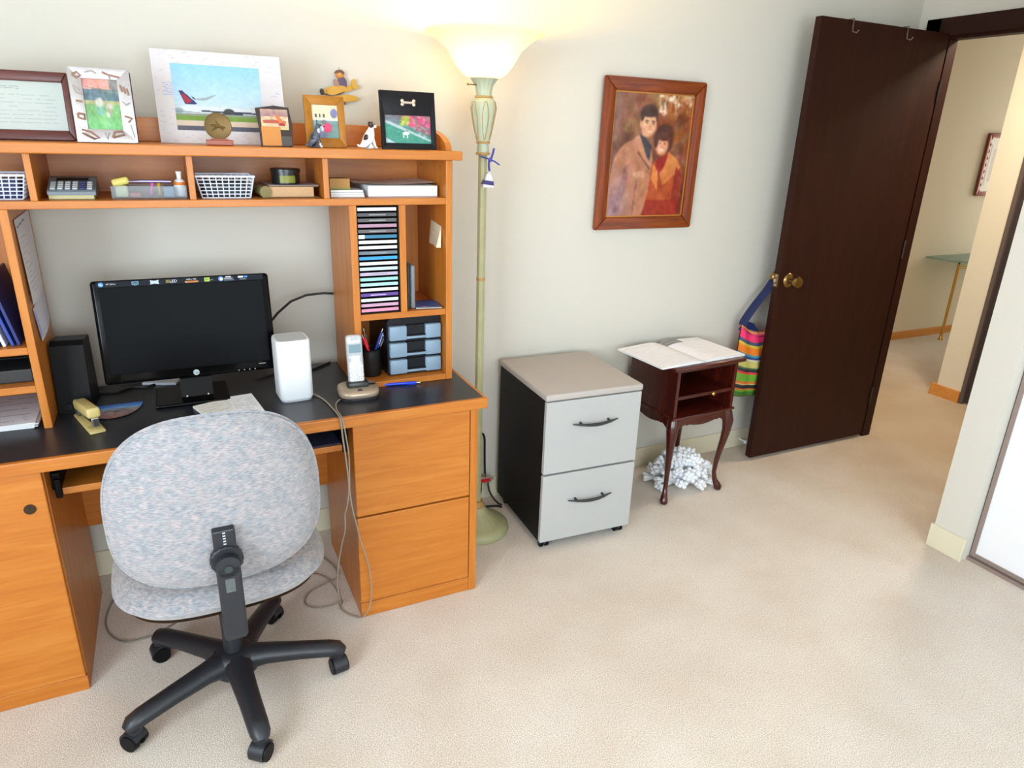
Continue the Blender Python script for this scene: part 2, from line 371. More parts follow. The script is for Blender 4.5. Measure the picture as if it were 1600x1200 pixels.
window_frame(1, MB().box(-1.66, -1.35, .8, -1.62, -1.30, 2.1).box(-1.66, .60, .8, -1.62, .65, 2.1).box(-1.66, -1.3, .8, -1.62, .6, .85).box(-1.66, -1.3, 2.05, -1.62, .6, 2.1).box(-1.65, -.37, .85, -1.63, -.33, 2.05), MB().box(-1.690, -1.35, .8, -1.684, .65, 2.1))
window_frame(2, MB().box(-.65, -1.96, .8, -.6, -1.92, 2.1).box(1.3, -1.96, .8, 1.35, -1.92, 2.1).box(-.6, -1.96, .8, 1.3, -1.92, .85).box(-.6, -1.96, 2.05, 1.3, -1.92, 2.1).box(.33, -1.95, .85, .37, -1.93, 2.05), MB().box(-.65, -1.990, .8, 1.35, -1.984, 2.1))
# right wall with the doorway (opening y 1.53..2.37)
struct('wall_right', MB().box(XR, 2.37, 0, XR+.06, YW, 2.44).box(XR, 1.53, 2.04, XR+.06, 2.37, 2.44).box(XR, 1.3, 0, XR+.06, 1.53, 2.44), WALL, 'off white wall around the doorway')
struct('trim_1', MB().rbox(XR-.016, 1.52, 2.035, XR, 2.475, 2.115, .003), CASE, 'dark walnut casing over the doorway')
struct('trim_2', MB().rbox(XR-.016, 2.40, 0, XR, 2.475, 2.115, .003), DOORW, 'dark walnut casing on the hinge side of the doorway')
struct('trim_3', MB().box(XR, 2.352, 0, XR+.06, 2.37, 2.04).box(XR, 1.53, 2.022, XR+.06, 2.352, 2.04), DOORW, 'dark walnut jamb lining the doorway')
# closet block
m = MB().box(2.665, 1.33, 0, 2.72, 1.458, 2.44).box(2.72, 1.40, 0, XR, 1.458, 2.44).box(2.665, -1.9, 2.06, 2.76, 1.33, 2.44)
struct('wall_closet', m, WALL, 'white end wall of the closet block beside the doorway')
struct('baseboard_closet', MB().rbox(2.655, 1.325, 0, 2.6651, 1.468, .10, .002), BASEB, 'cream baseboard wrapping the closet end wall')
struct('trim_4', MB().box(2.705, -1.9, 0, 2.745, 1.33, .014), TRACK, 'mauve metal floor track of the closet doors')
d2 = struct('door_2', MB().rbox(2.722, .1, .02, 2.74, 1.326, 2.06, .002), MIRW, 'glossy white sliding closet door')
struct('trim_5', MB().box(2.716, .1, .018, 2.723, 1.326, .034).box(2.716, 1.310, .034, 2.723, 1.326, 2.06), TRACK, 'mauve metal frame edging the sliding closet door')
struct('door_4', MB().rbox(2.722, -1.9, .02, 2.74, .095, 2.06, .002), MIRW, 'second white sliding closet door out of view')
struct('wall_closet_back', MB().box(XR, -2.0, 0, XR+.06, 1.3, 2.44).box(2.74, -2.0, 0, XR, -1.9, 2.44), WALL, 'closet rear wall')
struct('baseboard_back', MB().rbox(-1.6, YW-.012, 0, XR, YW+.001, .098, .003), BASEB, 'cream baseboard along the wall behind the desk')
struct('baseboard_left', MB().rbox(-1.601, -1.9, 0, -1.588, YW-.012, .098, .003), BASEB, 'cream baseboard along the left wall')
# hall
struct('wall_hall_far', MB().box(XR+.06, 3.7, 0, 7.6, 3.78, 2.44), WALLH, 'cream hall wall seen through the doorway')
struct('wall_hall_side', MB().box(4.45, .6, 0, 4.53, 1.60, 2.44).box(4.45, 2.49, 0, 4.53, 2.657, 2.44).box(4.45, 1.60, 2.08, 4.53, 2.49, 2.44).box(4.53, 2.58, 0, 7.6, 2.657, 2.44), WALLH, 'cream wall corner across the hall')
struct('wall_hall_end', MB().box(7.5, 2.657, 0, 7.6, 3.7, 2.44).box(XR+.06, .55, 0, 4.53, .6, 2.44).box(XR+.0, YW+.07, 0, XR+.06, 3.7, 2.44), WALLH, 'end walls of the hall')
struct('baseboard_hall_far', MB().rbox(XR+.06, 3.688, 0, 7.5, 3.701, .065, .002), HALLW, 'orange oak baseboard on the far hall wall')
struct('baseboard_hall_side', MB().box(4.432, 2.494, 0, 4.451, 2.690, .075).box(4.451, 2.656, 0, 5.2, 2.690, .075), HALLW, 'orange oak baseboard stub at the hall wall corner')
d3 = struct('door_3', MB().rbox(4.46, 1.62, .01, 4.495, 2.470, 2.06, .002), HALLDOOR, 'dark grey brown door across the hall')
struct('trim_6', MB().box(4.44, 2.468, 0, 4.53, 2.492, 2.085).box(4.44, 1.598, 0, 4.53, 1.62, 2.085).box(4.44, 1.62, 2.06, 4.53, 2.468, 2.085), plain('hall_jamb', (96, 82, 78), .5), 'thin brown jamb around the dark hall door')

# ---- room door, swung open against the back wall
dx0, dx1, dy0, dy1 = 2.528, 3.355, 2.348, 2.383
door = struct('door_1', MB().rbox(dx0, dy0, .018, dx1, dy1, 2.045, .002), DOORW, 'dark walnut flush door standing open against the wall')
kx, kz = 2.588, .935
k = part('door_knob', MB().lathe([(.0, 0), (.034, 0), (.034, .004), (.028, .010), (.014, .014), (.012, .030), (.020, .036), (.028, .046), (.029, .056), (.024, .066), (.0, .070)], 24).xf(Tm(kx, dy0, kz) @ Rx(PI/2)), BRASS, door, True, True, 'round aged brass door knob')
part('door_knob', MB().lathe([(.0, 0), (.034, 0), (.034, .004), (.014, .014), (.012, .030), (.026, .042), (.028, .052), (.0, .062)], 24).xf(Tm(kx, dy1, kz) @ Rx(-PI/2)), BRASS, door, True, True)
lp = part('latch_plate', MB().rbox(dx0-.0015, dy0+.005, kz-.03, dx0+.001, dy1-.005, kz+.03, .001), BRASS, door, True)
part('latch_bolt', MB().rbox(dx0-.010, dy0+.011, kz-.008, dx0, dy1-.011, kz+.008, .002), CHROME, lp, True)
for dz in (-.022, .022): part('screw', MB().cyl((dx0-.0025, 2.3655, kz+dz), (dx0-.001, 2.3655, kz+dz), .004, n=10), GREYPL, lp, True)
for z in (.25, 1.05, 1.80):
    part('hinge', MB().cyl((dx1+.006, dy0-.004, z-.045), (dx1+.006, dy0-.004, z+.045), .006, n=10), plain('hinge_dark', (52, 36, 24), .45, metal=.4), door, True)
for i, hx in enumerate((2.712, 3.060)):
    h = MB().tube([(hx, dy1+.004, 1.99), (hx, dy1+.004, 2.049), (hx, dy0-.004, 2.049), (hx, dy0-.004, 2.02), (hx+.001, dy0-.006, 2.0), (hx+.006, dy0-.022, 1.994), (hx+.009, dy0-.030, 2.004)], .0028, 8)
    solo('over_door_hook', h, plain('hook_metal', (110, 98, 92), .4, metal=.6), ['bent wire hook over the door top nearer the door knob side', 'bent wire hook over the door top nearer the hinges'][i], 'hook', 'hooks over the door', True)
solo('door_stop', MB().cyl((2.605, YW-.012, .045), (2.605, YW-.055, .045), .004, n=10).ell((2.605, YW-.06, .045), .011, .010, .011), WHITEPL, 'small white tipped door stop on the baseboard by the door', 'door stop', smooth=True)

# ================================================================== DESK
T = .737
desk = thing('computer_desk', 'oak laminate computer desk with black top, drawers and cupboard', 'desk', (.02, 2.17, 0))
P = lambda n, mb, mat, par=desk, **k: part(n, mb, mat, par, True, **k)
wt = P('worktop', MB().box(-.80, 1.918, .708, .842, 2.44, T), BLKTOP)
P('front_edge', MB().rbox(-.81, 1.903, .702, .852, 1.920, T+.001, .004), WH, wt); P('side_edge', MB().rbox(.840, 1.9201, .702, .852, 2.44, T+.001, .004), WY, wt)
# right pedestal
P('side_panel', MB().box(.415, 1.936, 0, .433, 2.41, .702), WV); P('side_panel', MB().rbox(.799, 1.921, 0, .826, 2.41, .702, .002), WV)
P('back_panel', MB().box(.433, 2.395, .02, .799, 2.41, .70), WV); P('plinth', MB().rbox(.415, 1.923, 0, .799, 1.94, .055, .002), WH)
P('drawer', MB().rbox(.414, 1.918, .386, .796, 1.936, .699, .003).box(.45, 1.936, .40, .78, 2.36, .64), WH)
P('drawer', MB().rbox(.414, 1.918, .060, .796, 1.936, .380, .003).box(.45, 1.936, .07, .78, 2.36, .33), WH)
# left pedestal
P('side_panel', MB().box(-.392, 1.936, 0, -.374, 2.41, .702), WV); P('side_panel', MB().box(-.79, 1.936, 0, -.772, 2.41, .702), WV)
P('back_panel', MB().box(-.772, 2.395, .02, -.392, 2.41, .70), WV); P('plinth', MB().rbox(-.79, 1.923, 0, -.374, 1.94, .048, .002), WH)
dr = P('cupboard_door', MB().rbox(-.79, 1.918, .052, -.377, 1.936, .699, .003), WH)
P('lock', MB().cyl((-.416, 1.919, .601), (-.416, 1.9145, .601), .0135, n=20).box(-.4175, 1.9135, .594, -.4145, 1.915, .608), plain('lock_dark', (62, 44, 30), .35, metal=.5), dr, smooth=True)
P('modesty_panel', MB().box(-.374, 2.396, .27, .415, 2.41, .70), WH)
tr = P('keyboard_tray', MB().rbox(-.352, 1.99, .592, .395, 2.33, .612, .002), WH)
P('tray_rail', MB().rbox(-.374, 1.995, .606, -.353, 2.33, .655, .003).rbox(-.368, 1.985, .585, -.353, 2.0, .64, .003), BLKPL, tr)
P('tray_rail', MB().rbox(.394, 1.995, .606, .415, 2.33, .655, .003).rbox(.395, 1.985, .585, .41, 2.0, .64, .003), BLKPL, tr)
solo('mouse_pad', MB().rbox(.14, 1.995, .6121, .392, 2.20, .618, .003), plain('mouse_pad_navy', (36, 38, 66), .8), 'dark navy mouse pad lying on the keyboard tray', 'mouse pad')

# ---- hutch
hut = thing('desk_hutch', 'oak laminate hutch with cubby shelves standing on the black desk top', 'hutch', (.05, 2.27, T))
H = lambda n, mb, mat, par=hut, **k: part(n, mb, mat, par, True, **k)
yf, yb = 2.12, 2.42
H('upright', MB().rbox(.788, yf, T+.0005, .810, yb, 1.459, .0015), WV); H('upright', MB().rbox(.480, yf, T+.0005, .502, yb, 1.325, .0015), WV)
H('upright', MB().rbox(-.386, yf, T+.0005, -.366, yb, 1.325, .0015), WV); H('upright', MB().rbox(-.720, yf, T+.0005, -.698, yb, 1.459, .0015), WV)
H('tower_divider', MB().rbox(.635, yf+.003, .987, .656, yb, 1.325, .0015), WV)
H('shelf', MB().rbox(-.698, yf, 1.325, .788, yb, 1.345, .0015), WH)
for a in (-.314, .051, .410): H('cubby_divider', MB().rbox(a, yf+.002, 1.345, a+.016, yb, 1.459, .0015), WV)
H('top_board', MB().rbox(-.745, 2.10, 1.459, .836, 2.43, 1.486, .003), WH)
H('shelf', MB().rbox(.502, yf+.002, .967, .788, yb, .987, .0015), WH); H('bottom_board', MB().rbox(.502, yf+.002, T+.0005, .788, yb, .757, .0015), WH)
for z in (.950, .843): H('shelf', MB().rbox(-.698, yf+.002, z, -.386, yb, z+.02, .0015), WH)
H('back_panel', MB().box(-.698, 2.41, 1.345, .788, 2.419, 1.459), WH); H('back_panel', MB().box(.502, 2.41, .757, .788, 2.419, 1.325), WV); H('back_panel', MB().box(-.698, 2.41, T+.001, -.386, 2.419, 1.325), WV)
H('gallery_rail', MB().rbox(-.72, 2.405, 1.486, .81, 2.42, 1.553, .003), WH)
prof = [(2.404, 1.4862), (2.404, 1.553)]+[(2.404-.27*math.sin(a), 1.492+.061*math.cos(a)) for a in np.linspace(.15, PI/2, 10)]+[(2.134, 1.4862)]
H('gallery_side', MB().prism(prof, 'x', .792, .812), WY); H('gallery_side', MB().prism(prof, 'x', -.722, -.702), WY)
for yy, zz in ((2.17, 1.435), (2.36, 1.435)): H('cam_cover', MB().cyl((.7885, yy, zz), (.7865, yy, zz), .006, n=12), plain('cam_brown', (150, 96, 50), .5))

# ================================================================== OFFICE CHAIR
CX, CY = .012, 1.770
ch = thing('office_chair', 'light grey fabric swivel office chair with black five star base', 'chair', (CX, CY, 0), (0, 0, math.radians(1.5)))
yaw0 = math.radians(1.5)
def sup(t, hw, hu, hd, n):
    c, s_ = math.cos(t), math.sin(t)
    return hw*math.copysign(abs(c)**(2/n), c), (hu if s_ > 0 else hd)*math.copysign(abs(s_)**(2/n), s_)
def back_surface(sgn, hw, hu, hd, zc, y0, bulge, edge, rings=12, N=72, tilt=.10):
    mb = MB(); V = [(0, y0+sgn*bulge, zc)]; F = []
    for j in range(1, rings+1):
        q = j/rings
        for k in range(N):
            x, z = sup(2*PI*k/N, hw, hu, hd, 2.75); x *= q; z *= q
            V.append((x, 0, z))
    out = []
    for i, (x, y, z) in enumerate(V):
        if i == 0: x, z = 0, 0
        q = 0 if i == 0 else ((i-1)//N+1)/rings
        prof = bulge*(1-q**3) + edge*(math.sqrt(max(0, 1-q**10)))
        yy = y0+sgn*prof+.55*x*x
        out.append((x, yy-tilt*(z), zc+z))
    for k in range(N): F.append((0, 1+k, 1+(k+1) % N))
    for j in range(rings-1):
        for k in range(N): F.append((1+j*N+k, 1+(j+1)*N+k, 1+(j+1)*N+(k+1) % N, 1+j*N+(k+1) % N))
    return mb.add(out, F)
BZ, BY = .695, -.245
bs = back_surface(-1, .228, .256, .182, BZ, BY, .012, .022)
bk = part('backrest', bs, FABRIC, ch, smooth=60)
fcu = back_surface(1, .230, .266, .184, BZ, BY+.004, .02, .060); fc2 = back_surface(-1, .230, .266, .184, BZ, BY+.004, .0, .007); fcu.add(fc2.v, fc2.f)
part('back_cushion', fcu, FABRIC, bk, smooth=60)
N = 96; ring = []
for k in range(N+1):
    x, z = sup(2*PI*k/N, .2285, .2565, .1825, 2.75); ring.append((x, BY+.55*x*x-.10*z, BZ+z))
part('piping', MB().tube(ring, .0030, 8, False), FABRIC, bk, smooth=True)
# seat
def seat_surf(sgn, hw, hf, hb, zc, h, rings=12, N=72):
    mb = MB(); out = [(0, 0, zc+sgn*h)]; F = []
    for j in range(1, rings+1):
        q = j/rings
        for k in range(N):
            x, y = sup(2*PI*k/N, hw, hf, hb, 3.0); out.append((x*q, y*q, zc+sgn*h*(1-q**6)**.5*(1-.12*q*q)))
    for k in range(N): F.append((0, 1+k, 1+(k+1) % N))
    for j in range(rings-1):
        for k in range(N): F.append((1+j*N+k, 1+(j+1)*N+k, 1+(j+1)*N+(k+1) % N, 1+j*N+(k+1) % N))
    return mb.add(out, F)
st = seat_surf(1, .260, .235, .237, .450, .048); s2 = seat_surf(-1, .260, .235, .237, .450, .046); st.add(s2.v, s2.f)
seat = part('seat', st, FABRIC, ch, smooth=60)
part('seat_pan', seat_surf(-1, .235, .21, .21, .41, .022), plain('seat_pan_tan', (150, 116, 84), .6), seat, smooth=60)
# spine: flat bar bent under the seat, with height adjusting wheel
part('spine_bar', MB().rbox(-.026, -.325, .418, .026, -.306, .612, .005).rbox(-.024, -.322, .410, .024, -.02, .424, .006).cyl((0, -.325, .610), (0, -.306, .610), .026, n=28), CHBLK, ch)
sp = part('spine_slide', MB().rbox(-.024, -.298, .585, .024, -.262, .690, .004), CHBLK, ch)
for k_ in range(5): part('slide_notch', MB().box(-.003, -.2995, .654+k_*.007, .003, -.297, .657+k_*.007), GREYPL, sp)
wh = part('adjusting_wheel', MB().lathe([(.0, 0), (.033, 0), (.036, .003), (.036, .018), (.033, .021), (.0, .021)], 64, flute=lambda a, j: -.03 if int(a/(2*PI)*16*2+.5) % 2 else 0).xf(Tm(0, -.284, .614) @ Rx(PI/2)), CHBLK, ch, smooth=30)
part('wheel_hub', MB().cyl((0, -.324, .606), (0, -.328, .606), .009, n=16), plain('hub_green', (40, 52, 52), .5), wh)
part('worn_label', MB().box(-.010, -.3257, .545, .010, -.3245, .580), plain('worn_grey', (84, 88, 88), .6, noise=.4, nscale=120), ch)
part('seat_bracket', MB().rbox(-.07, -.09, .385, .07, .09, .428, .006), CHBLK, ch)
part('gas_column', MB().cyl((0, 0, .05), (0, 0, .30), .026, n=24).cyl((0, 0, .29), (0, 0, .39), .016, n=20), CHBLK, ch, smooth=True)
part('base_hub', MB().lathe([(.0, .055), (.05, .055), (.066, .075), (.064, .108), (.052, .128), (.036, .136), (.0, .136)], 32), CHBLK, ch, smooth=True)
for ang in (61, 133, 205, 277, 349):
    a = math.radians(ang)-yaw0; d = Vector((math.cos(a), math.sin(a), 0))
    pts = [d*.03+Vector((0, 0, .100)), d*.09+Vector((0, 0, .101)), d*.18+Vector((0, 0, .094)), d*.262+Vector((0, 0, .085)), d*.288+Vector((0, 0, .079)), d*.300+Vector((0, 0, .068))]
    part('leg', MB().tube(pts, [.042, .033, .029, .0275, .026, .019], 16, True, .85).cyl(d*.285+Vector((0, 0, .085)), d*.285+Vector((0, 0, .052)), .019, n=16), CHBLK, ch, smooth=50)
    ca = a+random.choice((-1, 1))*random.uniform(.5, 1.3)
    C0 = d*.285; e = Vector((math.cos(ca), math.sin(ca), 0)); mm = Tm(*C0) @ Rz(ca)
    hood = MB()
    hp = [(.028*math.cos(t)+.006, .028+.028*math.sin(t)) for t in np.linspace(-.5, PI*.92, 14)]
    hood.prism([(u, v) for u, v in hp]+[(-.004, .028)], 'y', -.020, .020).cyl((0, 0, .03), (0, 0, .06), .012, n=14).xf(mm)
    cs = part('caster', hood, CHBLK, ch, smooth=40)
    for sy in (-1, 1):
        part('wheel', MB().cyl((.006, sy*.008, .0255), (.006, sy*.024, .0255), .0255, .0235, 24).xf(mm), BLKPL, cs, smooth=40)

# ================================================================== MONITOR
tilt = math.radians(9)
mo = thing('monitor', 'black widescreen computer monitor with sticker strip on its top bezel', 'monitor', (.007, 2.25, T))
sb = part('stand_base', MB().rbox(-.118, -.09, .0005, .09, .085, .012, .005), GLOSS, mo, label='glossy black rectangular foot')
nk = part('stand_neck', MB().prism([(-.036, .012), (.030, .012), (.05, .13), (.012, .13)], 'x', -.045, .045), GLOSS, mo)
Mt = Tm(0, -.045, .076) @ Rx(-tilt)
W2, HH = .241, .302
sh = part('screen_housing', MB().rbox(-W2, 0, 0, W2, .026, HH, .010, 3).rbox(-.16, .02, .04, .16, .05, .24, .012).xf(Mt), GLOSS, mo, smooth=40)
part('screen_panel', MB().rbox(-.221, -.0022, .030, .221, .002, .282, .001).xf(Mt), SCREEN, mo, label='dark switched off screen')
zs = HH-.0105; Mb = Mt @ Tm(0, -.0012, 0) @ Rx(PI/2)
part('sticker_strip', MB().box(-.225, -.0008, HH-.0185, .225, .001, HH-.003).xf(Mt), plain('sticker_dark', (20, 23, 32), .4, spec=.1), sh)
def chip(n, x0, z0, x1, z1, rgb, rr=.0004): part(n, MB().rbox(x0, -.0018, z0, x1, -.0006, z1, rr).xf(Mt), plain('sticker_%d_%d_%d' % rgb, rgb, .4), sh)
part('badge', MB().cyl((-.213, -.0006, zs), (-.213, -.0018, zs), .0065, n=24).xf(Mt), plain('badge_blue', (30, 140, 230), .35), sh)
WTXT = plain('sticker_white', (225, 228, 232), .5); OTXT = plain('sticker_amber', (214, 140, 30), .5)
def mtext(s, size, x, z, mat, dy=0): text('lettering', s, size, mat, sh, Mt @ Tm(x, -.0024+dy, z) @ Rx(PI/2))
mtext('hp', .009, -.213, zs, WTXT); mtext('HP 2011x', .0062, -.188, zs, WTXT)
chip('screen_icon', -.135, zs-.004, -.117, zs+.005, (110, 160, 190)); chip('screen_icon', -.1335, zs-.0025, -.1185, zs+.0035, (40, 70, 100), .0002); chip('screen_icon', -.130, zs-.0062, -.122, zs-.0048, (110, 160, 190))
part('wide_icon', MB().prism([(-.088, zs-.006), (-.086, zs), (-.088, zs+.006), (-.076, zs+.004), (-.064, zs+.006), (-.066, zs), (-.064, zs-.006), (-.076, zs-.004)], 'y', -.0018, -.0006).xf(Mt), plain('sticker_grey', (178, 190, 198), .4), sh)
for k_ in range(3): chip('led_bar', -.046, zs-.003+k_*.003, -.037, zs-.0018+k_*.003, (206, 176, 60), .0002)
mtext('LED', .0115, -.026, zs, WTXT); mtext('1600 x 900', .0062, .022, zs+.003, WTXT); chip('resolution_bar', .005, zs-.0065, .041, zs-.0015, (206, 120, 20)); mtext('RESOLUTION', .0036, .023, zs-.004, plain('sticker_brown', (90, 50, 12), .5), .0003)
chip('green_icon', .058, zs-.006, .073, zs+.006, (160, 190, 50), .002); chip('green_icon', .062, zs-.0025, .0645, zs+.003, (40, 50, 30), .0002); chip('green_icon', .067, zs-.0025, .0695, zs+.003, (40, 50, 30), .0002); chip('green_icon', .074, zs-.002, .083, zs-.001, (170, 180, 180), .0002)
part('globe_badge', MB().cyl((.104, -.0006, zs), (.104, -.0018, zs), .0068, n=24).xf(Mt), plain('globe_blue', (70, 140, 230), .35), sh); part('globe_badge', MB().cyl((.1055, -.0018, zs-.001), (.1055, -.0022, zs-.001), .0042, n=20).xf(Mt), WTXT, sh)
mtext('5,000,000:1', .0058, .126, zs, WTXT); chip('tag', .118, zs+.0035, .133, zs+.0065, (220, 205, 235)); chip('tag', .113, zs-.0055, .141, zs-.0045, (160, 190, 220), .0002)
chip('tag', .153, zs+.0005, .168, zs+.0055, (225, 230, 235)); chip('tag', .170, zs+.0005, .180, zs+.0055, (60, 130, 230)); chip('tag', .157, zs-.0045, .176, zs-.0035, (180, 190, 200), .0002)
part('logo_disc', MB().cyl((.004, -.0006, .0145), (.004, -.0020, .0145), .0085, n=28).xf(Mt), plain('logo_silver', (190, 205, 205), .3, metal=.3), sh)
text('lettering', 'hp', .012, plain('logo_dark', (60, 80, 90), .4), sh, Mt @ Tm(.004, -.0024, .0148) @ Rx(PI/2))
for k_ in range(4): part('button_mark', MB().cyl((.125+k_*.016, -.0004, .007), (.125+k_*.016, -.0016, .007), .0016, n=10).xf(Mt), GREYPL, sh)
part('badge_strip', MB().box(.186, -.0014, .021, .206, -.0004, .0225).xf(Mt), GREYPL, sh)
for x_ in (-.03, .03): part('stand_screw', MB().cyl((x_, -.036, .0125), (x_, -.040, .0155), .0025, n=10), CHROME, sb)
# cable looping from the monitor to behind the hutch tower
cb = [(.22, 2.335, .88), (.245, 2.36, .915), (.285, 2.40, .945), (.335, 2.43, .975), (.39, 2.445, .990), (.45, 2.45, .992), (.52, 2.45, .985), (.60, 2.45, .95), (.62, 2.455, .6), (.62, 2.455, .02)]
solo('monitor_cable', MB().tube(cb, .0042, 8), CORDB, 'black cable arching from the monitor to behind the hutch tower', 'cable', smooth=True)
cb = [(.19, 2.33, .742), (.26, 2.37, .741), (.32, 2.38, .741), (.37, 2.36, .741), (.42, 2.40, .741), (.455, 2.43, .741)]
solo('desk_cable', MB().tube(cb, .0035, 8), CORDB, 'black cable lying on the desk behind the white router', 'cable', smooth=True)
cb = [(-.27, 2.36, .741), (-.22, 2.35, .741), (-.18, 2.385, .741), (-.14, 2.375, .741), (-.10, 2.40, .741)]
solo('desk_cable', MB().tube(cb, .0035, 8), CORDB, 'black cable lying on the desk behind the speaker', 'cable', smooth=True)
solo('plastic_card', MB().rbox(-.150, 2.385, T+.0005, -.045, 2.43, T+.010, .002).xf(Tm(-.1, 2.4, 0) @ Rz(-.35) @ Tm(.1, -2.4, 0)), plain('card_pale', (214, 222, 230), .5), 'pale slim packet on the desk behind the monitor foot', 'packet')

# ================================================================== DESK ITEMS
# white router
ro = thing('wifi_router', 'tall white rounded router standing beside the monitor', 'router', (.284, 2.135, T), (0, 0, math.radians(3)))
def tower(hw, hd, h, r, z0, top):
    mb = MB(); n = 40; V = []; F = []
    zz = [(z0, .94), (z0+.006, 1.0), (z0+(h-z0)*.5, 1.0), (h-.012, 1.0), (h-.004, .985), (h, .95)]
    for z, s_ in zz:
        for k in range(n):
            x, y = sup(2*PI*k/n, hw*s_, hd*s_, hd*s_, 5.0); V.append((x, y, z))
    for j in range(len(zz)-1):
        for k in range(n): F.append((j*n+k, j*n+(k+1) % n, (j+1)*n+(k+1) % n, (j+1)*n+k))
    F.append(tuple(range(n-1, -1, -1))); F.append(tuple(range((len(zz)-1)*n, len(zz)*n)))
    return mb.add(V, F)
rb = part('case', tower(.052, .052, .196, 0, .006, 0), WHITEPL, ro, smooth=50)
part('foot', tower(.047, .047, .010, 0, .0005, 0), GREYPL, ro, smooth=50)
part('top_vent', MB().add([(p[0], p[1], .1965) for p in [sup(2*PI*k/40, .044, .044, .044, 5.0) for k in range(40)]], [tuple(range(40))]), plain('vent_grey', (198, 204, 206), .5), rb)
# cordless phone: base and handset
pb = thing('answering_machine', 'champagne coloured answering machine base holding the cordless phone', 'answering machine', (.470, 2.066, T), (0, 0, math.radians(-3)))
def slab(hw, hf, hb, z0, z1, ins=.9, n=48, ex=3.2, slope=0):
    mb = MB(); V = []; F = []
    for z, s_ in ((z0, .97), (z0+(z1-z0)*.45, 1.0), (z0+(z1-z0)*.8, .98), (z1, ins)):
        for k in range(n):
            x, y = sup(2*PI*k/n, hw*s_, hb*s_, hf*s_, ex); V.append((x, y, z+slope*y*(1 if z > z0 else 0)))
    for j in range(3):
        for k in range(n): F.append((j*n+k, j*n+(k+1) % n, (j+1)*n+(k+1) % n, (j+1)*n+k))
    F.append(tuple(range(n-1, -1, -1))); F.append(tuple(range(3*n, 4*n)))
    return mb.add(V, F)
part('lower_case', slab(.063, .051, .050, .0005, .014, .98), plain('phone_dark', (44, 42, 42), .35), pb, smooth=50)
CHAMP = plain('phone_champagne', (176, 158, 136), .3, metal=.35)
up = part('upper_case', slab(.064, .052, .051, .012, .036, .86, slope=.10), CHAMP, pb, smooth=50)
part('cradle', MB().rbox(-.034, -.016, .026, .034, .026, .052, .008), plain('phone_dark', (44, 42, 42), .35), pb, smooth=40)
part('button_panel', MB().rbox(-.030, -.042, .028, .034, -.018, .0335, .003).xf(Rx(.10)), plain('phone_silver', (176, 178, 182), .3, metal=.5), up)
part('round_button', MB().cyl((.0, -.033, .033), (.0, -.034, .0365), .008, n=20).xf(Rx(.10)), plain('phone_dark', (44, 42, 42), .35), up)
for bx in (-.026, .026): part('side_button', MB().rbox(bx-.005, -.030, .033, bx+.005, -.026, .0355, .001).xf(Rx(.1)), WHITEPL, up)
part('display', MB().rbox(.036, .0, .033, .056, .016, .0362, .002).xf(Rx(.1)), plain('phone_dark', (44, 42, 42), .35), up)
part('side_button', MB().rbox(.040, -.03, .030, .050, -.020, .0335, .002).xf(Rx(.1)), WHITEPL, up)
text('lettering', 'Panasonic', .0085, plain('phone_letter', (70, 50, 42), .5), up, Tm(0, -.0505, .0215) @ Rx(PI/2-.5))
hs = thing('phone_handset', 'silver cordless phone handset standing in its base', 'phone', (.468, 2.072, T+.030), (math.radians(-9), 0, math.radians(-3)))
hc = part('case', MB().rbox(-.0255, -.013, 0, .0255, .013, .168, .011, 4), plain('handset_silver', (206, 206, 208), .3, metal=.25), hs, smooth=40)
part('earpiece', MB().rbox(-.012, -.0142, .150, .012, -.012, .160, .003), GREYPL, hs); part('display', MB().rbox(-.019, -.0142, .112, .019, -.012, .138, .002), plain('lcd', (96, 128, 140), .3), hs, label='blue grey display')
part('display_bezel', MB().rbox(-.0215, -.0137, .104, .0215, -.012, .143, .002), plain('bezel_grey', (168, 172, 176), .35), hs)
part('nav_button', MB().cyl((0, -.0125, .090), (0, -.0152, .090), .009, n=20), WHITEPL, hs)
for q_, lab in enumerate(('1', '2', '3', '4', '5', '6', '7', '8', '9', '*', '0', '#')):
    bx, bz = (q_ % 3-1)*.0150, .068-(q_//3)*.0135
    b_ = part('key', MB().rbox(bx-.0062, -.0146, bz-.005, bx+.0062, -.012, bz+.005, .0015), WHITEPL, hs)
    text('numeral', lab, .0085, plain('key_grey', (86, 88, 96), .5), b_, Tm(bx, -.0149, bz) @ Rx(PI/2), .0001)
for bx in (-.014, 0, .014): part('soft_key', MB().rbox(bx-.005, -.0146, .1005, bx+.005, -.012, .1035, .001), GREYPL, hs)
for bx in (-.017, .017): part('soft_key', MB().rbox(bx-.004, -.0146, .084, bx+.004, -.012, .096, .001), GREYPL, hs)
# pens
def pen(name, p0, p1, rgb, label, group, tip=True, r=.0048, clipc=None):
    p0, p1 = Vector(p0), Vector(p1); L = (p1-p0).length; d = (p1-p0).normalized()
    t = thing(name, label, 'pen', p0, Vector((0, 0, 1)).rotation_difference(d).to_euler(), group)
    b = part('barrel', MB().lathe([(.0015, .012), (r*.9, .03), (r, L*.3), (r, L*.85), (r*.8, L-.012), (.0, L-.011)], 14), plain('pen_%d_%d_%d' % rgb, rgb, .25), t, smooth=True)
    part('tip', MB().lathe([(.0, 0), (.0008, .002), (.0022, .014), (.0, .015)], 10), CHROME, t, smooth=True)
    part('clicker', MB().lathe([(.0024, L-.012), (.0024, L), (.0, L)], 10), CHROME, t, smooth=True)
    c = clipc or rgb
    part('clip', MB().rbox(r*.8, -.0016, L*.66, r+.002, .0016, L-.015, .0006), plain('pen_%d_%d_%d' % c, c, .25), t)
    return t
pen('ballpoint_pen', (.548, 2.128, T+.006), (.690, 2.108, T+.006), (20, 66, 214), 'bright blue pen lying on the black desk top', None)
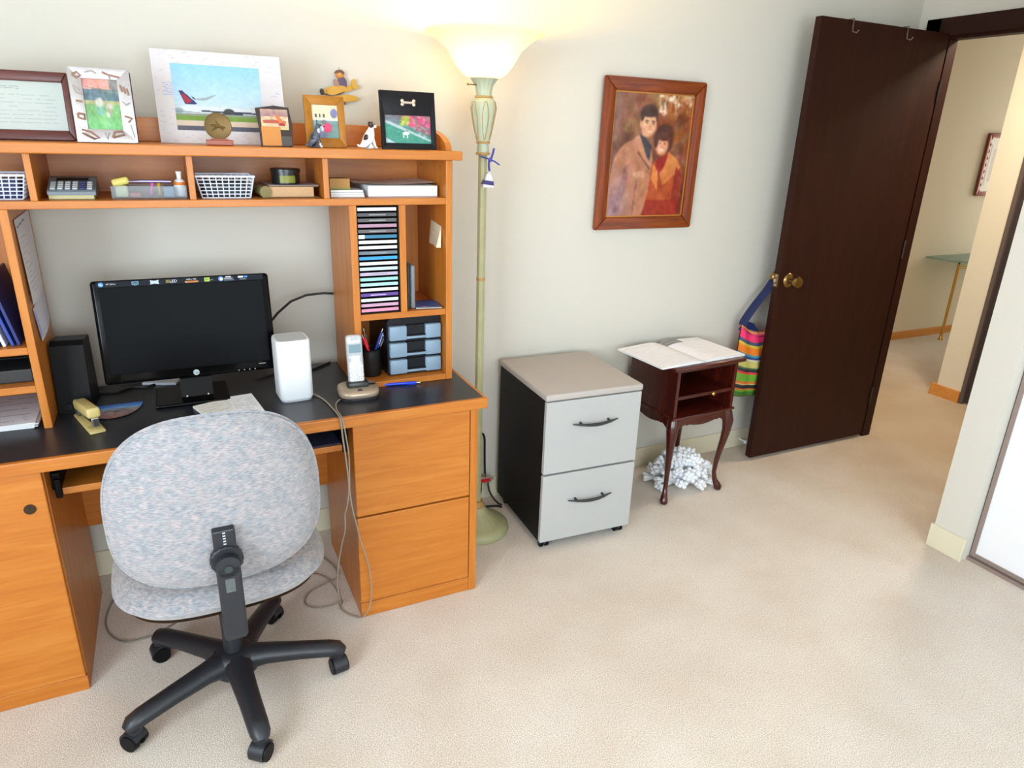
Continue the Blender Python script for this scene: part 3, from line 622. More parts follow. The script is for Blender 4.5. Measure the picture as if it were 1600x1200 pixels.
# pen cup with pens
cupc = (.548, 2.205)
cu = thing('pen_cup', 'black round pen cup in the bottom cubby beside the drawer box', 'cup', (cupc[0], cupc[1], .757))
prof = [(.0, .0005), (.034, .0005), (.036, .004), (.0365, .092), (.035, .092), (.0345, .006), (.0, .006)]
part('wall', MB().lathe(prof, 28), plain('cup_black', (18, 18, 19), .4), cu, smooth=40); part('rim', MB().lathe([(.0350, .089), (.0378, .089), (.0378, .094), (.0350, .094), (.0350, .089)], 28), BLKPL, cu)
base = Vector((cupc[0], cupc[1], .765))
pen('pen', base+Vector((.018, -.01, 0)), (.518, 2.185, .905), (222, 30, 64), 'red pen leaning left in the black pen cup', 'pens in the cup')
pen('pen', base+Vector((-.016, -.012, 0)), (.590, 2.19, .918), (20, 50, 140), 'blue pen leaning right in the black pen cup', 'pens in the cup', clipc=(210, 214, 220))
pen('pen', base+Vector((-.010, .004, 0)), (.602, 2.215, .895), (22, 30, 92), 'navy pen with silver clip low at right in the pen cup', 'pens in the cup', clipc=(200, 204, 210))
pen('pen', base+Vector((.0, .012, 0)), (.536, 2.235, .912), (120, 66, 30), 'brown pen upright at the back of the pen cup', 'pens in the cup')
# drawer organiser
og = thing('drawer_organizer', 'small black three drawer organizer with frosted drawers in the bottom cubby', 'organizer', (.692, 2.245, .757))
def og_shell():
    pr = [(-.094, .0005), (.094, .0005), (.094, .178)]+[(.094-.022*(1-math.cos(t)), .178+.022*math.sin(t)) for t in np.linspace(.1, PI/2, 6)]+[(-.094+.022*(1-math.cos(t)), .178+.022*math.sin(t)) for t in np.linspace(PI/2, .1, 6)]+[(-.094, .178)]
    return MB().prism(pr, 'y', -.075, .155)
part('body', og_shell(), plain('organizer_black', (18, 20, 26), .4, spec=.3), og, smooth=30)
for k_ in range(3):
    z0 = .007+k_*.0585
    d_ = part('drawer', MB().rbox(-.090, -.094, z0, -.030, -.072, z0+.050, .005).rbox(.034, -.094, z0, .090, -.072, z0+.050, .005).rbox(-.034, -.092, z0+.003, .038, -.074, z0+.013, .003), FROST, og, smooth=30)
    part('handle', MB().rbox(-.030, -.086, z0+.012, .034, -.072, z0+.050, .003).rbox(-.030, -.095, z0+.013, .034, -.080, z0+.017, .001), plain('organizer_black', (18, 20, 26), .4, spec=.3), d_)
    cc = [(70, 96, 130), (222, 60, 96), (168, 160, 120)][k_]
    part('contents', MB().rbox(-.072, -.0715, z0+.012, -.036, -.0705+.0, z0+.034, .0003).rbox(.040, -.0715, z0+.012, .064, -.0705, z0+.034, .0003), plain('contents_%d' % k_, cc, .6), d_)
# speaker
spk = thing('computer_speaker', 'black desktop speaker standing beside the left hutch tower', 'speaker', (-.314, 2.285, T), (0, 0, math.radians(-4)))
sc_ = part('cabinet', MB().prism([(-.066, .0005), (.066, .0005), (.060, .200), (-.020, .207), (-.040, .196)], 'x', -.042, .042), BLKPL, spk)
part('grille', MB().rbox(-.036, -.003, .045, .036, .003, .185, .003).xf(Tm(0, -.0555, 0) @ Rx(-.13)), plain('speaker_cloth', (14, 14, 15), .8), spk)
part('status_mark', MB().box(-.002, -.001, .036, .020, .001, .040).xf(Tm(0, -.0655, 0) @ Rx(-.13)), GREYPL, sc_)
for bx in (-.016, .014): part('dial', MB().cyl((bx, -.062, .022), (bx, -.070, .021), .010, n=18), plain('dial_dark', (36, 37, 40), .3), sc_)
# stapler
sa = thing('stapler', 'cream coloured desktop stapler with its jaw raised on the black desk', 'stapler', (-.278, 2.115, T), (0, 0, math.radians(108)))
CRM = plain('stapler_cream', (206, 186, 122), .35)
part('base_plate', MB().rbox(-.088, -.020, .0005, .085, .020, .009, .004).rbox(-.09, -.017, .009, -.045, .017, .011, .002), CRM, sa, smooth=30)
arm = MB().rbox(-.080, -.017, -.002, .080, .017, .026, .007, 3).xf(Tm(0, 0, .036) @ Ry(.12)); part('upper_arm', arm, CRM, sa, smooth=30)
mg = part('magazine', MB().rbox(-.078, -.0095, -.013, .075, .0095, -.001, .002).xf(Tm(0, 0, .034) @ Ry(.12)), CHROME, sa)
part('staple_head', MB().rbox(-.082, -.008, .018, -.068, .008, .044, .002), CHROME, sa); part('hinge_block', MB().rbox(.055, -.014, .008, .085, .014, .036, .003), plain('stapler_grey', (90, 86, 78), .4, metal=.5), sa)
# picture pad under the stapler
cv = Cv(90, 60, (60, 120, 190)); cv.vgrad(0, (40, 110, 210), .35, (120, 170, 220)).vgrad(.35, (150, 150, 150), 1.0, (150, 96, 100)).noise(14, 12)
for i in range(26): cv.ell(random.random(), random.uniform(.35, .65), random.uniform(.03, .10), random.uniform(.02, .05), random.choice([(70, 74, 84), (120, 124, 130), (52, 54, 66), (170, 140, 140)]), .7)
pd = thing('souvenir_pad', 'round edged souvenir pad with a rocky beach picture under the stapler', 'pad', (-.215, 2.20, T))
half = [(.078*math.cos(t), .045+.115*math.sin(t)) for t in np.linspace(PI, 2*PI, 24)]
half = [(x-.01, min(y, .045)) for x, y in half]
part('pad', MB().prism([(x, y) for x, y in half], 'z', .0004, .003), BLKPL, pd)
def padfn(u, v):
    y = -.07+.115*v; t = math.sqrt(max(0, 1-((y-.045)/.1151)**2)); return ((-.078+.156*u)*t-.01, y, .0032)
picture('printed_face', cv, pd, (0, 0, 0), (1, 0, 0), (0, 1, 0), PRINT, fn=padfn)
# papers on the desk
def sheet(name, loc, rot, w_, d_, h_, label, cat='paper', rows=8, base=(228, 228, 228), ink=(120, 120, 130), group=None, nx=60, ny=60, title=False):
    t = thing(name, label, cat, loc, (0, 0, rot), group)
    part('sheets', MB().rbox(-w_/2, -d_/2, .0003, w_/2, d_/2, h_, min(.001, h_*.3)), PAPER, t)
    cv = Cv(nx, ny, base); scribble(cv, .08, .1, .92, .92, rows, ink)
    if title: cv.rect(.15, .03, .55, .07, (60, 60, 66))
    picture('printed_face', cv, t, (-w_/2, -d_/2, h_+.0004), (w_, 0, 0), (0, d_, 0), PRINTM)
    return t
sheet('letter', (.072, 2.095, T), .32, .13, .14, .006, 'folded cream letter on the desk in front of the monitor foot', rows=6, base=(238, 236, 230))
sheet('printed_list', (.135, 2.085, T+.0068), .12, .075, .20, .001, 'narrow white printed list lying on top of the letter by the monitor', rows=12, base=(244, 244, 246), ink=(150, 150, 158))
# hanging phone cords
c1 = [(.325, 2.15, .741), (.342, 2.12, .741), (.362, 2.06, .741), (.372, 1.97, .741), (.374, 1.92, .7425), (.375, 1.894, .735), (.378, 1.890, .68), (.384, 1.890, .604), (.388, 1.890, .517), (.380, 1.893, .45), (.374, 1.90, .42), (.372, 1.905, .36), (.362, 1.92, .30), (.352, 1.95, .20), (.352, 1.98, .10), (.362, 2.0, .02), (.372, 2.03, .006), (.33, 2.02, .005), (.28, 2.03, .005), (.255, 2.07, .005), (.28, 2.12, .005), (.34, 2.15, .005), (.385, 2.17, .005), (.39, 2.24, .005), (.36, 2.33, .005)]
c2 = [(.430, 2.07, .742), (.405, 2.045, .741), (.390, 2.02, .741), (.380, 1.97, .741), (.380, 1.92, .7425), (.3815, 1.894, .735), (.388, 1.890, .68), (.393, 1.890, .62), (.392, 1.890, .56), (.390, 1.890, .50), (.395, 1.890, .44), (.405, 1.890, .38), (.415, 1.890, .32), (.432, 1.890, .25), (.441, 1.892, .19), (.444, 1.895, .12), (.438, 1.90, .06), (.42, 1.905, .02), (.395, 1.93, .005), (.36, 1.99, .005), (.37, 2.08, .005), (.34, 2.2, .005), (.25, 2.25, .005)]
def smoothp(pts, n=5):
    out = []; P_ = [Vector(p) for p in pts]
    for i in range(len(P_)-1):
        p0, p1, p2, p3 = P_[max(i-1, 0)], P_[i], P_[i+1], P_[min(i+2, len(P_)-1)]
        for k in range(n):
            t = k/n; out.append(.5*((2*p1)+(p2-p0)*t+(2*p0-5*p1+4*p2-p3)*t*t+(3*p1-p0-3*p2+p3)*t**3))
    return out+[P_[-1]]
solo('hanging_cable', MB().tube(smoothp(c1), .0026, 8), CORDM, 'tan cord hanging over the desk edge and coiling in the knee space', 'cord', smooth=True)
solo('hanging_cable', MB().tube(smoothp(c2), .0022, 8), CORDM, 'tan cord hanging in front of the drawers and looping onto the carpet', 'cord', smooth=True)
solo('floor_cable', MB().tube(smoothp([(-.30, 2.44, .005), (-.34, 2.32, .005), (-.352, 2.22, .005), (-.33, 2.14, .005), (-.28, 2.09, .005), (-.20, 2.10, .005), (-.1, 2.16, .005), (.02, 2.2, .005), (.15, 2.26, .005), (.3, 2.36, .005), (.38, 2.42, .005)]), .003, 8), CORDG, 'grey cable curving over the carpet under the chair', 'cord', smooth=True)

# ================================================================== HUTCH CONTENTS
# CD rack and cases
rk = thing('cd_rack', 'black slotted CD rack filling the hutch tower', 'rack', (.569, 2.2, .987))
part('side', MB().box(-.0665, -.072, .0005, -.0635, .06, .336), BLKPL, rk); part('side', MB().box(.0615, -.072, .0005, .0645, .06, .336), BLKPL, rk); part('back', MB().box(-.0635, .058, .0005, .0615, .061, .336), BLKPL, rk)
part('bottom', MB().box(-.0635, -.072, .0005, .0615, .058, .004), BLKPL, rk)
cds = [((226, 222, 222), 'white'), ((74, 72, 74), 'charcoal'), ((84, 82, 80), 'dark grey'), ((168, 128, 150), 'mauve'), ((98, 92, 92), 'grey'), ((44, 118, 150), 'teal blue'), ((224, 218, 216), 'white'), ((216, 208, 206), 'off white'), ((104, 116, 124), 'slate grey'), ((50, 150, 214), 'bright sky blue'), ((216, 210, 208), 'pale cream'), ((190, 208, 220), 'ice blue'), ((186, 172, 196), 'lilac'), ((150, 206, 196), 'mint'), ((168, 208, 206), 'pale mint'), ((220, 212, 212), 'white'), ((96, 62, 148), 'purple'), ((204, 212, 206), 'pale grey'), ((196, 152, 178), 'dusty pink'), ((226, 140, 168), 'pink')]
ords = ['topmost', 'second from the top', 'third from the top', 'fourth from the top', 'fifth from the top', 'sixth from the top', 'seventh from the top', 'eighth from the top', 'ninth from the top', 'tenth from the top', 'eleventh from the top', 'ninth from the bottom', 'eighth from the bottom', 'seventh from the bottom', 'sixth from the bottom', 'fifth from the bottom', 'fourth from the bottom', 'third from the bottom', 'second from the bottom', 'bottommost']
me_case = None
for i, (rgb, nm) in enumerate(cds):
    z = .987+.3208-i*.01655
    t = thing('cd_case', '%s CD case spine, %s in the black rack' % (nm, ords[i]), 'CD case', (.568, 2.2, z), group='CD cases in the tower rack')
    part('case', MB().rbox(-.0620, -.070, -.001, .0605, .05, .0112, .0008), plain('jewel_case', (28, 26, 34), .25), t)
    part('spine', MB().box(-.0612, -.0712, .0002, .0597, -.0698, .0098), plain('spine_%d_%d_%d' % rgb, rgb, .35), t)
    if i in (1, 2, 4, 8, 12): part('spine_print', MB().box(-.026, -.0716, .0036, .026, -.0711, .0062), plain('spine_ink', (150, 150, 152), .4), t)
    if i == 5: part('spine_print', MB().box(-.0612, -.0716, -.0006, -.042, -.0711, .0108), PAPER, t)
    if i == 16: part('spine_print', MB().box(-.03, -.0716, .0030, .02, -.0711, .0060), plain('spine_lilac', (206, 186, 226), .4), t)
# standing books and leaflets, right cubby of the tower
def book(name, x0, y0, z0, x1, y1, z1, rgb, label, group=None, m=None, pages=None, cat='book'):
    t = thing(name, label, cat, ((x0+x1)/2, (y0+y1)/2, z0), group=group)
    mb = MB().rbox(x0, y0, z0+.0003, x1, y1, z1, .0015)
    if m: mb.xf(m)
    part('cover', mb, plain('cover_%d_%d_%d' % rgb, rgb, .45), t, True)
    if pages:
        mb = MB().box(*pages)
        if m: mb.xf(m)
        part('pages', mb, PAPER2, t, True)
    return t
book('slim_book', .658, 2.155, .987, .664, 2.30, 1.128, (206, 66, 40), 'slim orange red book standing against the tower divider')
book('slim_book', .666, 2.15, .987, .674, 2.30, 1.135, (40, 42, 46), 'slim black book standing between the red and grey ones')
t = thing('disc_wallet', 'rounded grey plastic wallet standing beside the black slim book', 'wallet', (.684, 2.225, .987))
part('shell', MB().rbox(.676, 2.146, .9873, .692, 2.305, 1.133, .007, 3), plain('wallet_grey', (120, 124, 128), .35), t, True, 40)
def leaflet(label, c, rot, w_, d_, z, base, accents, lean=0.0):
    t = thing('leaflet', label, 'leaflet', (c[0], c[1], z), (0, 0, rot), group='leaflets in the tower')
    part('sheet', MB().box(-w_/2, -d_/2, .0003, w_/2, d_/2, .002), PAPER, t)
    cv = Cv(40, 40, base); [cv.rect(*a) for a in accents]
    picture('printed_face', cv, t, (-w_/2, -d_/2, .0022), (w_, 0, 0), (0, d_, 0), PRINT)
leaflet('orange leaflet lying beneath the blue one in the tower', (.738, 2.27), .1, .085, .14, .9872, (196, 96, 30), [(0, .6, 1, 1, (60, 50, 60))])
leaflet('blue folded leaflet lying at the front of the tower cubby', (.742, 2.185), -.18, .085, .11, .9896, (34, 92, 170), [(0, .86, 1, 1, (120, 170, 200)), (.3, .75, .45, .9, (230, 120, 60)), (0, 0, 1, .1, (30, 60, 120))])
# note taped to the tower side
t = thing('paper_note', 'small curled cream note taped inside the right tower side', 'note', (.787, 2.2, 1.18))
cv = Cv(30, 40, (224, 208, 176)); scribble(cv, .1, .1, .7, .9, 7, (150, 130, 110), .5)
def notefn(u, v):
    return (.7872-.012*(1-v)*(u < .99)*(.3+u)-.012*abs(u-.4)*(1-v), 2.262-.10*u-.015*(1-v)*u, 1.185+.078*v*(1-.15*u))
picture('sheet', cv, t, (0, 0, 0), (1, 0, 0), (0, 1, 0), PRINTM, True, notefn)
# papers taped to left tower
for i, (lab, pts, hdr) in enumerate((('long white typed sheet taped to the left tower side', [(2.16, 1.295), (2.385, 1.298), (2.385, 1.085), (2.165, 1.072)], True), ('short white note taped under the long sheet on the left tower', [(2.172, 1.060), (2.388, 1.078), (2.398, .985), (2.190, .966)], False))):
    t = thing('taped_sheet', lab, 'sheet', (-.364, 2.27, pts[3][1]), group='sheets on the left tower side')
    cv = Cv(50, 80, (214, 210, 212) if hdr else (206, 206, 216)); scribble(cv, .12, .2, .5, .9, 12 if hdr else 4, (130, 130, 150), .5); cv.line((.1, .1), (.6, .07), .012, (110, 110, 120), .7) if hdr else cv.rect(.02, .1, .12, .9, (150, 160, 226), .7)
    def fn(u, v, pts=pts, i=i):
        a = Vector(pts[0])*(1-u)+Vector(pts[1])*u; b = Vector(pts[3])*(1-u)+Vector(pts[2])*u; p = b*(1-v)+a*v
        return (-.3655+.0012+.0008*(1-i)+.008*(1-v)*math.sin(u*PI)*.6+.004*(1-v)*(1-u), p.x, p.y)
    picture('sheet', cv, t, (0, 0, 0), (1, 0, 0), (0, 1, 0), PRINTM, True, fn)
# left tower contents
for i, (x, lean, rgb, lab) in enumerate(((-.402, -.20, (24, 40, 110), 'navy blue folder leaning nearest the left tower side'), (-.416, -.22, (36, 62, 150), 'mid blue folder leaning second in the left tower'), (-.434, -.24, (222, 224, 228), 'white booklet leaning among the blue folders'), (-.448, -.25, (40, 66, 150), 'blue folder leaning behind the white booklet'))):
    m = Tm(x, 0, .971) @ Ry(lean) @ Tm(-x, 0, -.971)
    book('folder', x-.008, 2.145, .972, x, 2.36, 1.16-.012*i, rgb, lab, 'folders in the left tower', m, cat='folder')
book('cardboard_sheet', -.60, 2.36, .971, -.392, 2.365, 1.06, (150, 146, 142), 'grey card standing behind the blue folders', cat='card')
t = thing('camera_case', 'dark grey gadget lying in the middle cubby of the left tower', 'gadget', (-.45, 2.25, .863))
part('case', MB().rbox(-.52, 2.16, .8633, -.392, 2.36, .900, .004), plain('case_dark', (40, 40, 42), .5), t, True); part('lid', MB().rbox(-.50, 2.17, .901, -.392, 2.37, .906, .002).xf(Tm(-.45, 2.36, .9) @ Rx(-.14) @ Tm(.45, -2.36, -.9)), BLKPL, t, True)
for i in range(5):
    sheet('document', (-.542+.008*(i % 2), 2.266-.004*i, T+.0005+.0042*i), .012*i-.03, .27, .255, .0032, ['lowest document in the paper pile under the left tower', 'second lowest document in the paper pile under the left tower', 'middle document in the paper pile under the left tower', 'second document from the top of the left paper pile', 'top document of the paper pile under the left tower'][i], rows=9, base=(214, 212, 220), group='paper pile in the left tower', nx=50, ny=50, title=(i == 4))
# wire baskets
def basket(x0, x1, label, contents):
    t = thing('wire_basket', label, 'basket', ((x0+x1)/2, 2.21, 1.345), group='white baskets in the cubbies')
    w0 = (x1-x0)/2; hb, zt, yt = w0-.012, .060, .06; lat = MB(); r = .0016
    def bar(a, b): lat.cyl(a, b, r, n=6)
    n = 9
    for i in range(n+1):
        u = -1+2*i/n
        for s_ in (-1, 1): bar((u*hb, s_*.05, .002), (u*w0, s_*yt, zt))
    for i in range(1, 6):
        q = i/6; hx, hy, z = hb+(w0-hb)*q, .05+(yt-.05)*q, .002+(zt-.002)*q
        for s_ in (-1, 1): bar((-hx, s_*hy, z), (hx, s_*hy, z)); bar((s_*hx, -hy, z), (s_*hx, hy, z))
    for i in range(8):
        u = -1+2*i/7
        for s_ in (-1, 1): bar((s_*hb, u*.05, .002), (s_*w0, u*yt, zt))
    part('lattice', lat, plain('basket_white', (214, 220, 232), .4), t)
    rim = MB().rbox(-w0-.003, -yt-.003, zt-.003, w0+.003, -yt+.001, zt+.003, .0015).rbox(-w0-.003, yt-.001, zt-.003, w0+.003, yt+.003, zt+.003, .0015).rbox(-w0-.003, -yt, zt-.003, -w0+.001, yt, zt+.003, .0015).rbox(w0-.001, -yt, zt-.003, w0+.003, yt, zt+.003, .0015)
    part('rim', rim, plain('basket_white', (214, 220, 232), .4), t); part('floor', MB().box(-hb, -.05, .0005, hb, .05, .003), plain('basket_white', (214, 220, 232), .4), t)
    for i, (cx, cw, h_, rgb, lab) in enumerate(contents):
        o = thing('boxed_item', lab, 'item', ((x0+x1)/2+cx, 2.215, 1.3482)); part('carton', MB().rbox(-cw/2, -.038, 0, cw/2, .038, h_, .003), plain('carton_%d_%d_%d' % rgb, rgb, .5), o)
basket(-.465, -.322, 'white wire basket in the leftmost cubby', [(.030, .050, .045, (40, 48, 104), 'navy item inside the leftmost wire basket'), (-.030, .050, .052, (150, 150, 140), 'grey item inside the leftmost wire basket')])
basket(.0715, .222, 'white wire basket in the cubby beside the black tin', [(.0, .115, .040, (34, 36, 48), 'dark item filling the wire basket beside the tin')])
# calculator on a notepad
t = thing('notepad', 'pale yellow notepad lying under the calculator', 'notepad', (-.228, 2.21, 1.345)); part('pad', MB().rbox(-.052, -.045, .0003, .050, .06, .011, .001), plain('pad_cream', (206, 200, 150), .6), t)
ca = thing('calculator', 'grey desk calculator resting on the yellow notepad', 'calculator', (-.226, 2.205, 1.3563))
cb_ = part('case', MB().prism([(-.052, .0003), (.06, .0003), (.06, .040), (.035, .038), (-.048, .012), (-.052, .008)], 'x', -.054, .054), plain('calculator_grey', (108, 118, 126), .4), ca)
Mc = Tm(0, -.048, .012) @ Rx(math.atan2(.026, .083))
part('display', MB().rbox(-.036, .058, .0, .036, .080, .0025, .001).xf(Mc), plain('calc_lcd', (26, 34, 36), .3), ca)
for r in range(4):
    for c in range(6):
        part('key', MB().rbox(-.048+c*.0165, .004+r*.013, 0, -.036+c*.0165, .013+r*.013, .0045, .001).xf(Mc), plain('calc_key_blue', (50, 58, 110), .4) if c == 4 else plain('calc_key', (178, 184, 186), .4), ca)
# clear tray with bits
ty = thing('plastic_tray', 'clear plastic tray of desk bits in the cubby beside the calculator', 'tray', (-.046, 2.205, 1.345))
part('shell', MB().rbox(-.091, -.045, .0003, .091, .045, .003, .001).box(-.091, -.045, .003, .091, -.0435, .032).box(-.091, .0435, .003, .091, .045, .032).box(-.091, -.0435, .003, -.0895, .0435, .032).box(.0895, -.0435, .003, .091, .0435, .032), CLEAR, ty)
part('rim', MB().box(-.093, -.047, .031, .093, -.0435, .033).box(-.093, .0435, .031, .093, .047, .033), CLEAR, ty)
z0 = 1.3487
def bit(name, mb, rgb, label, cat, mat=None, smooth=False): return solo(name, mb.xf(Tm(-.046, 2.205, z0)), mat or plain('bit_%d_%d_%d' % rgb, rgb, .5), label, cat, smooth=smooth)
bit('eraser', MB().rbox(-.082, -.030, .0, -.052, .02, .030, .004), (206, 204, 160), 'cream eraser block in the clear tray', 'eraser')
bit('sponge', MB().rbox(-.086, -.034, .0305, -.044, .012, .050, .006).xf(Tm(-.065, 0, .031) @ Ry(-.22) @ Tm(.065, 0, -.031)), (204, 190, 100), 'yellow sponge tilted on the eraser in the clear tray', 'sponge')
bit('rubber_block', MB().rbox(-.048, -.036, 0, -.022, -.008, .012, .003), (186, 70, 70), 'red rubber block in the front of the clear tray', 'rubber')
bit('tape_roll', MB().tube([(.0+.0*math.cos(a), .018*math.cos(a)-.012, .0225+.018*math.sin(a)) for a in np.linspace(0, 2*PI, 22)], .0042, 8, False).xf(Ry(.25)), (216, 96, 166), 'pink tape ring standing in the clear tray', 'tape', smooth=True)
bit('tape_roll', MB().tube([(.024, .016*math.cos(a)-.012, .0205+.016*math.sin(a)) for a in np.linspace(0, 2*PI, 22)], .0042, 8, False), (200, 160, 50), 'amber tape ring standing in the clear tray', 'tape', smooth=True)
bit('paper_packet', MB().rbox(.034, -.03, 0, .060, .02, .026, .002), (120, 148, 178), 'blue packet in the clear tray beside the glue', 'packet')
bit('metal_pen', MB().tube([(-.05, -.028, .0405), (-.02, -.028, .041), (.03, -.028, .041), (.055, -.028, .0405)], [.002, .0045, .0045, .004], 12), (150, 150, 190), 'shiny lilac metal pen laid across the clear tray', 'pen', plain('pen_lilac', (170, 160, 214), .15, metal=.8), True)
g = thing('glue_bottle', 'white glue bottle with orange band in the clear tray', 'bottle', (.031, 2.205, z0))
part('bottle', MB().lathe([(.0, 0), (.0145, 0), (.0165, .004), (.0165, .034), (.013, .042), (.008, .046), (.0, .046)], 20), WHITEPL, g, smooth=True); part('band', MB().lathe([(.0168, .030), (.0172, .031), (.0172, .037), (.0160, .038)], 20), plain('glue_orange', (222, 128, 46), .4), g, smooth=True)
part('nozzle', MB().lathe([(.006, .046), (.0065, .056), (.0085, .066), (.0, .066)], 16), WHITEPL, g, smooth=True)
# photo album with tin
t = thing('photo_album', 'thick leather bound album lying in the cubby with a black tin on it', 'album', (.318, 2.22, 1.345))
part('cover', MB().rbox(-.078, -.062, .0003, .084, .1, .003, .001).rbox(-.070, -.058, .031, .084, .10, .034, .001), plain('album_leather', (112, 84, 50), .5), t)
part('pages', MB().box(-.060, -.056, .003, .070, .095, .031), plain('album_pages', (196, 158, 116), .7, noise=.12, nscale=200), t)
part('spine', MB().tube([(-.066, -.062, .017), (-.080, .10, .017)], .0165, 14, True), plain('album_spine', (122, 108, 60), .45), t, smooth=40)
solo('loose_print', MB().rbox(.262, 2.165, 1.3793, .404, 2.30, 1.3808, .0005).xf(Tm(.33, 2.2, 0) @ Rz(.04) @ Tm(-.33, -2.2, 0)), plain('print_back', (176, 170, 176), .5), 'loose grey print lying on the leather album under the tin', 'print')
tn = thing('tin', 'round black tin with olive label standing on the album', 'tin', (.318, 2.215, 1.3813))
part('body', MB().lathe([(.0, 0), (.038, 0), (.040, .002), (.0405, .036), (.0, .036)], 36), plain('tin_black', (24, 25, 24), .3), tn, smooth=True); part('lid', MB().lathe([(.0, .034), (.043, .034), (.043, .042), (.041, .044), (.0, .0445)], 36), plain('tin_black', (24, 25, 24), .3), tn, smooth=True)
lm = MB(); lm.grid(lambda u, v: (.0412*math.sin((u-.5)*1.1), -.0412*math.cos((u-.5)*1.1), .005+.02*v), 10, 1); part('paper_label', lm, plain('tin_olive', (120, 124, 30), .4), tn, label='olive green label')
# right cubby: boxes and paper ream
for i in range(3): solo('booklet', MB().rbox(.438, 2.165, 1.3453+i*.0072, .540-.002*i, 2.30, 1.3518+i*.0072, .001), PAPER, ['lowest white booklet of the three in the right cubby', 'middle white booklet of the three in the right cubby', 'top white booklet under the small tan box'][i], 'booklet', 'white booklets')
t = thing('card_box', 'small tan card box standing on the white booklets', 'box', (.468, 2.20, 1.3669)); part('body', MB().rbox(-.029, -.020, .0003, .032, .03, .032, .001), plain('tan_box', (172, 124, 62), .6), t); part('base_strip', MB().box(-.0295, -.0205, .0003, .0325, -.0195, .006), plain('olive_strip', (130, 126, 40), .5), t)
t = thing('paper_ream', 'stack of white printer paper with a loose top sheet in the right cubby', 'paper stack', (.665, 2.26, 1.345))
part('sheets', MB().rbox(-.112, -.092, .0003, .112, .14, .034, .002), PAPER, t)
part('loose_sheet', MB().grid(lambda u, v: (-.150+.268*u, -.075+.215*v, .0352+.010*abs(u-.45)*1.4), 10, 2), PAPER, t)

# ================================================================== TOP SHELF
ZT = 1.486
def frame(name, label, cat, loc, lean, w_, h_, bw, th, fmat, mats=None, rz=0, fm2=None, bevel=.003, group=None):
    t = thing(name, label, cat, loc, (-lean, 0, rz), group)
    bl, br, bb, bt = bw
    f2 = fm2 or fmat
    L_, R_ = -w_/2, w_/2
    for nm, poly, mt in (('frame_side', [(L_, 0), (L_+bl, bb), (L_+bl, h_-bt), (L_, h_)], fmat), ('frame_side', [(R_, 0), (R_, h_), (R_-br, h_-bt), (R_-br, bb)], fmat), ('frame_rail', [(L_, 0), (R_, 0), (R_-br, bb), (L_+bl, bb)], f2), ('frame_rail', [(L_, h_), (L_+bl, h_-bt), (R_-br, h_-bt), (R_, h_)], f2)):
        part(nm, MB().prism(poly, 'y', -th, 0).bev(bevel), mt, t, smooth=35)
    part('backing', MB().box(-w_/2+bl*.5, -.003, bb*.5, w_/2-br*.5, 0, h_-bt*.5), BLKPL, t)
    return t, (-w_/2+bl, -th*.45, bb), (w_-bl-br, 0, 0), (0, 0, h_-bb-bt)
# framed letter
t, o, u, v = frame('framed_letter', 'brown wooden frame holding a handwritten letter on the hutch top', 'frame', (-.362, 2.215, ZT+.0005), .16, .325, .165, (.014, .014, .024, .024), .016, BRW)
cv = Cv(170, 90, (184, 190, 184)); scribble(cv, .42, .10, .68, .17, 2, (90, 96, 92), .6, 1); scribble(cv, .05, .24, .93, .88, 8, (128, 136, 132), .6, .95)
picture('letter', cv, t, o, u, v, PRINT)
# silver photo frame
t, o, u, v = frame('silver_photo_frame', 'silver embossed photo frame with a family snapshot on the hutch top', 'frame', (-.124, 2.150, ZT+.0005), .14, .136, .178, (.028, .030, .032, .026), .010, SILVER, bevel=.0006)
part('back_stand', MB().rbox(-.062, .0, .002, .070, .012, .174, .002), plain('velvet_purple', (40, 20, 60), .8), t)
cv = Cv(60, 90, (120, 150, 110)); cv.vgrad(0, (206, 140, 130), .2, (214, 150, 138)).vgrad(.2, (86, 104, 116), .42, (90, 116, 124)).poly([(0, .15), (.6, .25), (1, .28), (1, 0), (.75, 0), (.75, .2)], (110, 116, 112), .8).vgrad(.42, (170, 160, 110), .5, (150, 160, 110)).vgrad(.5, (112, 158, 96), 1, (110, 176, 110)).noise(9, 9)
cv.ell(.42, .47, .12, .09, (186, 184, 178), .9, .4).ell(.44, .405, .06, .035, (196, 178, 166), .9, .4).rect(.34, .56, .40, .70, (100, 150, 166), .8).rect(.43, .56, .50, .70, (104, 156, 172), .8).ell(.68, .54, .10, .06, (186, 170, 166), .9, .5).ell(.66, .64, .09, .07, (150, 134, 116), .8, .5).ell(.62, .70, .05, .05, (190, 186, 176), .8, .5).noise(8, 20)
picture('photo', cv, t, o, u, v)
def emb(pts, r=.0022, c=False): part('embossed_motif', MB().tube([(x, -.0105, z) for x, z in pts], r, 6), SILVER if not c else plain('copper_tint', (166, 132, 118), .35, metal=.6), t, smooth=True)
emb([(-.058, .160), (-.048, .165), (-.040, .158), (-.050, .152), (-.058, .158)], .003, True); emb([(-.03, .166), (-.015, .170), (-.005, .164)]); emb([(.008, .168), (.022, .162), (.045, .158)], .003, True); emb([(.022, .162), (.024, .150)], .003)
emb([(-.060, .135), (-.048, .125), (-.042, .112), (-.055, .118), (-.060, .135)]); emb([(-.058, .098), (-.044, .096)], .003, True); emb([(-.058, .068), (-.044, .066), (-.044, .054), (-.058, .058), (-.058, .068)], .0035, True); emb([(-.055, .03), (-.035, .024), (-.018, .010), (-.03, .008), (-.055, .022)], .003, True)
for q_ in range(3): emb([(.044+.007*q_, .140-.004*q_), (.047+.007*q_, .124-.004*q_)], .003, True)
